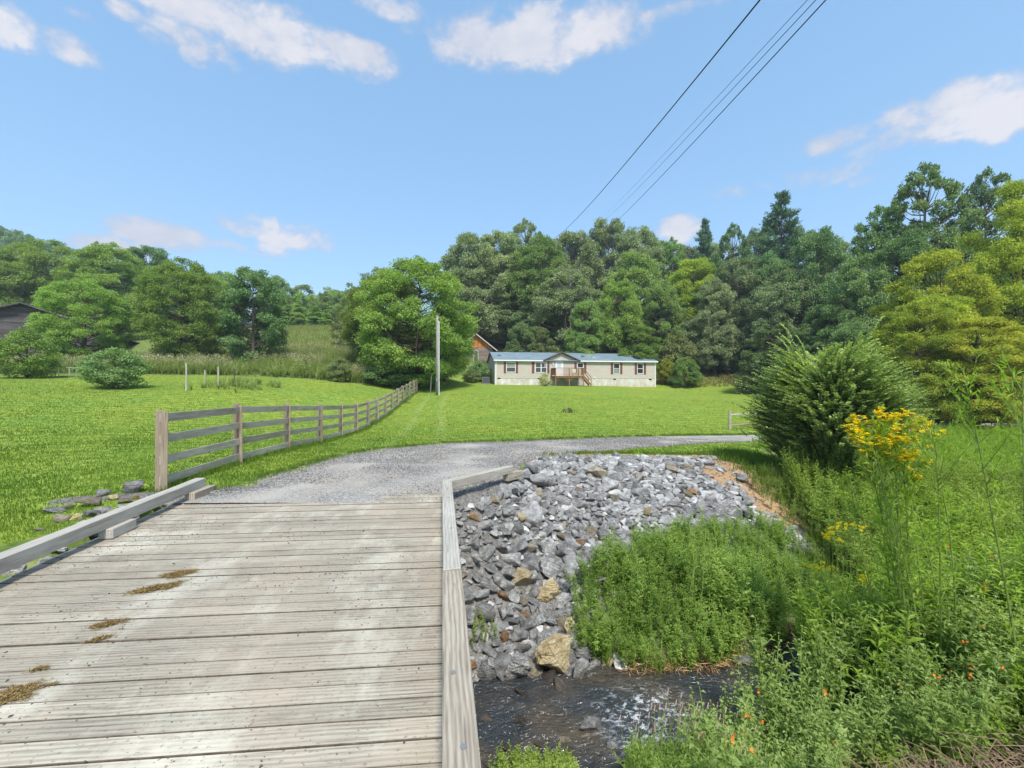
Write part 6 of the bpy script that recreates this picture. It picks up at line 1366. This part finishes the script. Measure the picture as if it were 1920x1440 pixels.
tag(g.obj('jewelweed', [M['jewel'], M['stem'], M['orangefl']]), 'pale oval leaved jewelweed with small orange flowers on the near shore', 'wildflowers', kind='stuff')
# light green narrow leaved plants leaning over the rapid
g = Geo(); X, Y = sample(900, .8, 2.6, 2.5, 4.0, lambda X, Y: (stream_d(X, Y)[1] < 0) & (stream_d(X, Y)[0] > -.05) & (X > .26*Y+.05) & (X < .62*Y+.1)); spread(g, LAN, X, Y, r_.uniform(.45, .85, len(X))*(1.15-.1*Y), varamp=.25)
tag(g.obj('shore_herbs', [M['willow'], M['stem']]), 'light green narrow leaved plants leaning over the rapid from the near shore', 'herbs', kind='stuff')
# tufts on the near shore and by the curb
g = Geo(); X, Y = sample(1700, -.35, 1.9, 2.3, 4.3, lambda X, Y: (stream_d(X, Y)[1] < 0) & (stream_d(X, Y)[0] > .12) & (X+.1625*Y > .42) & ((X < .55) | (Y < 3.1)) & (fbm(X, Y, 2) > .42)); spread(g, TUF[:3], X[::3], Y[::3], r_.uniform(.22, .42, len(X[::3])), varamp=.2)
spread(g, BRI, X, Y, r_.uniform(.35, .65, len(X))*(1+.5*(X < .5)), varamp=.2)
tag(g.obj('shore_grass', [M['herb'], M['stem']]), 'green grass and small leaves on the near shore at the picture bottom', 'grass', kind='stuff')
x, y = ray(900, 1200); g = Geo(); X, Y = x+r_.randn(26)*.10, y+r_.randn(26)*.10; spread(g, BRI, X, Y, r_.uniform(.3, .6, 26), dz=.05); o = g.obj('weed_clump', [M['herb'], M['stem']]); tag(o, 'small leafy weed clump growing between grey rocks by the curb', 'weed')
# smartweed with pale pink spikes
e = None
for k, (px, py, h) in enumerate([(1190,1440,1.0),(1235,1440,1.15),(1262,1440,1.05),(1300,1440,1.1),(1335,1440,1.0),(1215,1440,.85),(1360,1440,.9)]):
    y = 3.05+.25*(k % 3); x = (px-960)/800*y; z = gz(x, y); hh = h*.72; g = herb(400+k, hh, 24, .12, .022, up=.6, droop=.3, branch=3, curve=.3)
    P = np.stack([r_.randn(9)*.08+.06, r_.randn(9)*.07, hh*r_.uniform(.85, 1.12, 9)], 1)
    for p in P: g.tube([[p[0]*.3, p[1]*.3, hh*.6], p], [.002, .0015], 3, m=1, cap=False); g.tube([p, p+[.008, 0, .04]], [.0045, .003], 4, m=2)
    lb = ['leftmost pink spiked weed','tall pink spiked weed second from the left','middle pink spiked weed','pink spiked weed right of the middle','pink spiked weed fifth along the shore','short pink spiked weed between two taller ones','rightmost pink spiked weed'][k]+' at the bottom edge by the rapid'
    tag(g.obj('smartweed', [M['willow'], M['stem'], M['pinkfl']], loc=(x, y, z)), lb, 'weed', 'pink spiked weeds on the near shore')
# tall single plants
def tall(name, pxy, Y0, leanpx, label, L=.14, W_=.028, nl=34, stem=.011, flowers=None, head=None, stems=1, mats=None, seed=0, group=None):
    """stem from the ground to the top pixel, at distance Y0"""
    r = np.random.RandomState(seed); (px, py) = pxy; tx, tz = (px-960)/800*Y0, CAM_Z+(720-py)/800*Y0; bx0 = (px+leanpx-960)/800*Y0; z0 = gz(bx0, Y0)
    e = empty(name, (bx0, Y0, z0), 0, label, 'wildflower', group); gl_, gs_, gf_ = Geo(), Geo(), Geo(); any_f = False
    for s in range(stems):
        ox = 0 if stems == 1 else r.uniform(-.27, .27)*(tz-z0)/2.4; oy = 0 if stems == 1 else r.uniform(-.18, .18); oz = 0 if s == 0 else -r.uniform(0, .22)
        top = np.array([tx-bx0+ox, oy, tz-z0+oz]); t = np.linspace(0, 1, 12)[:, None]; wob = np.array([r.randn()*.03, r.randn()*.03, 0]); P = top*t*np.array([1, 1, 1])+np.array([0, 0, 0])+wob*np.sin(t*3.1)*2; P[:, 0] = top[0]*t[:, 0]**1.25+wob[0]*np.sin(t[:, 0]*3.1); P += np.array([r.uniform(-.2, .2), r.uniform(-.15, .15), 0])*(1-t)*(1 if stems > 1 else .2)
        gs_.tube(P, np.linspace(stem, stem*.3, 12), 6)
        tt = np.linspace(.12, .97, nl); Q_ = np.stack([np.interp(tt, t[:, 0], P[:, i]) for i in range(3)], 1); a = np.arange(nl)*2.4+r.rand()*6; up_ = .55+.5*tt; D = np.stack([np.cos(a), np.sin(a), up_], 1); N = np.stack([-np.cos(a)*.6, -np.sin(a)*.6, np.ones(nl)], 1)+r.randn(nl, 3)*.2; sz = (1.15-.75*tt)*r.uniform(.8, 1.15, nl)
        leaves5(gl_, Q_, D, N, L*sz, W_*sz, var=np.clip(.35+.35*tt+r.randn(nl)*.12, 0, 1), droop=.35)
        # branching head
        for b in range(head or 0):
            tb = r.uniform(.80, .98) if b % 4 else r.uniform(.45, .8); p0 = np.array([np.interp(tb, t[:, 0], P[:, i]) for i in range(3)]); a = r.rand()*6.28; ln = (tz-z0)*r.uniform(.07, .14); p1 = p0+np.array([math.cos(a)*.55, math.sin(a)*.55, .9])*ln; gs_.tube([p0, (p0+p1)/2+[0, 0, -.01], p1], [stem*.35, stem*.25, stem*.15], 4)
            n2 = 7; q2 = p0+(p1-p0)*r.uniform(.3, 1, n2)[:, None]; leaves5(gl_, q2, r.randn(n2, 3)*.6+[math.cos(a)*.5, math.sin(a)*.5, .9], r.randn(n2, 3)*.4+[0, 0, 1], L*.5, W_*.55, var=.6+r.rand(n2)*.3, droop=.1)
            for c in range(4):
                p2 = p1+r.randn(3)*[.035, .035, .02]+[0, 0, .02]; gs_.tube([p1-[0, 0, .03], p2], [stem*.15, stem*.1], 3, cap=False)
                if flowers and tb > .78 and r.rand() < flowers:
                    any_f = True
                    for kf in range(4):
                        p3 = p2+r.randn(3)*.012; n3 = 8; an = np.arange(n3)*.785; leaves(gf_, np.repeat(p3[None], n3, 0), np.stack([np.cos(an), np.sin(an), r.uniform(-.3, .35, n3)], 1), np.tile([0, 0, 1.], (n3, 1)), .028, .016); gf_.tube([p3-[0, 0, .006], p3+[0, 0, .006]], .005, 5)
                else: leaves(gl_, np.repeat(p2[None], 4, 0), r.randn(4, 3)*.5+[0, 0, 1], r.randn(4, 3), .016, .008, var=.9)
    gl_.obj('leaves', M['bright'] if mats is None else M[mats], e); gs_.obj('stems', M['stem'], e)
    if any_f: gf_.obj('flowers', M['yellowfl'], e)
    return e
tall('wingstem', (1650, 800), 4.5, 70, 'tall clump crowned with bright yellow flowers in front of the big bush', stems=7, head=12, flowers=.9, L=.24, W_=.055, seed=1, nl=60)
tall('wingstem', (1705, 805), 4.7, 30, 'yellow flowered stem at the right side of the big yellow clump', stems=2, head=7, flowers=.6, L=.16, seed=14, nl=26)
tall('tall_weed', (1812, 722), 3.7, 110, 'tallest budding stem leaning left, right of the yellow flowers', stems=1, head=22, L=.19, W_=.03, nl=60, seed=2, stem=.012)
tall('tall_weed', (1752, 800), 4.1, 26, 'upright budding stem between the yellow flowers and the tallest stem', stems=2, head=14, L=.18, W_=.03, nl=46, seed=3)
tall('tall_weed', (1918, 700), 3.3, 20, 'budding stem cut by the right picture edge', stems=1, head=18, L=.19, W_=.03, nl=50, seed=4)
tall('tall_weed', (1690, 860), 4.2, 30, 'leafy green stem under the yellow flowers', stems=3, head=5, L=.18, W_=.04, nl=24, seed=5, mats='herb')
tall('tall_weed', (1640, 900), 5.0, 40, 'slender stems lower left of the yellow flowers', stems=3, head=5, L=.15, nl=24, seed=6)
tall('tall_weed', (1183, 985), 6.1, 4, 'lone dark stemmed plant rising in front of the grey rocks', stems=1, head=4, L=.13, W_=.028, nl=26, seed=7, mats='willow')
tall('tall_weed', (1310, 1000), 6.2, -8, 'leafy plant standing before the right part of the rock bank', stems=3, head=3, L=.13, W_=.026, nl=24, seed=8, mats='willow')
tall('tall_weed', (1330, 955), 7.4, 6, 'small plant sprouting at the edge of the grey rocks', stems=2, head=3, L=.12, W_=.026, nl=20, seed=9, mats='bright')
# goldenrod sprays
for k, (px, py, y, w, lb) in enumerate([(1590, 982, 5.6, .20, 'goldenrod spray low in the weeds, the wider one'), (1560, 1000, 5.5, .12, 'small goldenrod spray at the left foot of the wider one'), (1535, 1058, 5.4, .12, 'goldenrod spray above the pale buried rock'), (1618, 1080, 5.2, .06, 'faint goldenrod spray half hidden by leaves')]):
    x = (px-960)/800*y; z = CAM_Z+(720-py)/800*y; z0 = gz(x, y); e = empty('goldenrod', (x, y, z0), 0, lb, 'wildflower', 'goldenrod sprays'); r = np.random.RandomState(k); gs_, gf_ = Geo(), Geo()
    for b in range(12): tp = np.array([r.uniform(-w, w), r.uniform(-.1, .1), z-z0+r.uniform(-.05, .04)]); gs_.tube([(r.uniform(-.12, .12), r.uniform(-.1, .1), 0), tp*[.6, .6, .7], tp], [.0022, .0018, .001], 4); n3 = 60; s = r.rand(n3)[:, None]; P = tp-[0, 0, .02]+np.array([r.uniform(-.09, .09), r.uniform(-.03, .03), -.02])*s+r.randn(n3, 3)*.006; leaves(gf_, P, r.randn(n3, 3)+[0, 0, .8], r.randn(n3, 3)+[0, 0, 1], .013, .008)
    gs_.obj('stems', M['stem'], e); gf_.obj('flowers', M['yellowfl'], e)
# dead twigs heaped at the lower right, and dry grass at the far waterline
g = Geo(); r = np.random.RandomState(8)
for k in range(1300):
    y = r.uniform(2.1, 3.3); x = y*r.uniform(.78, 1.3); 
    z = gz(x, y)+r.uniform(0, .22); a = r.rand()*6.28; l = r.uniform(.12, .45); c_ = r.uniform(-.5, .5); P = [(x, y, z), (x+math.cos(a)*l*.5, y+math.sin(a)*l*.5, z+r.uniform(-.03, .14)), (x+math.cos(a+c_)*l, y+math.sin(a+c_)*l, z+r.uniform(-.08, .10))]; g.tube(P, [.0035, .003, .0015], 4, cap=False)
tag(g.obj('dead_twigs', M['twig']), 'tangle of dry brown twigs in the lower right corner', 'twigs', kind='stuff')
g = Geo(); X, Y = sample(7000, 0, 8.5, 7, 13, lambda X, Y: (polyd(X, Y, strawline) < np.interp(X, [0, 4, 6, 8], [.12, .2, .45, .5])*(.5+fbm(X, Y, 2.5))) | inpoly(X, Y, SPOLY)); n = len(X); th = r_.rand(n)*6.28; D = np.stack([np.cos(th), np.sin(th), r_.uniform(-.1, .35, n)], 1)
leaves(g, np.stack([X, Y, ground(X, Y)+.012], 1), D, np.tile([0, 0, 1.], (n, 1))+r_.randn(n, 3)*.3, r_.uniform(.05, .14, n), .008, var=r_.rand(n))
X, Y = sample(9000, 1.4, 4.2, 4.9, 6.3, lambda X, Y: (stream_d(X, Y)[1] > 0) & (np.abs(stream_d(X, Y)[0]-.16) < .20)); n = len(X); th = r_.rand(n)*6.28; D = np.stack([np.cos(th), np.sin(th)-.5, r_.uniform(-.35, .5, n)], 1)
leaves(g, np.stack([X, Y, ground(X, Y)+.03+r_.rand(n)*.10], 1), D, r_.randn(n, 3), r_.uniform(.08, .2, n), .007, var=r_.rand(n))
tag(g.obj('dry_straw', M['straw']), 'dry straw and dead grass along the rock bank rim and the waterline', 'straw', kind='stuff')
# the dark little heap on the lawn
x, y = ray(1065, 774); x, y = x, y; e = None; g = Geo(); r = np.random.RandomState(3)
for k in range(14):
    px_ = r.uniform(-.45, .45); hgt = .28*(1-abs(px_)*1.2)+.05; a = r.uniform(-.6, .6); P = [(px_-.08+a*.1, 0, -.02), (px_, r.uniform(-.06, .06), hgt), (px_+.12+a*.1, 0, .02)]; g.tube(P, [.022, .026, .02], 5)
tag(g.obj('branch_heap', M['bark'], loc=(x, y, gz(x, y))), 'small dark heap of bent branches on the middle of the lawn', 'branch heap')
# ------------------------------------------------------------------ thin summer haze
def haze():
    g = Geo(); g.box(-700, 700, -420, 700, -8, 112); m, nt = new_mat('haze_air'); o = nt.nodes.new('ShaderNodeOutputMaterial'); v = nt.nodes.new('ShaderNodeVolumePrincipled'); v.inputs['Density'].default_value = .0006; v.inputs['Color'].default_value = (.82, .90, 1, 1); v.inputs['Anisotropy'].default_value = .3
    nt.links.new(v.outputs[0], o.inputs['Volume']); tag(g.obj('haze', m), 'thin pale summer haze over the valley', 'haze', kind='stuff')
haze()
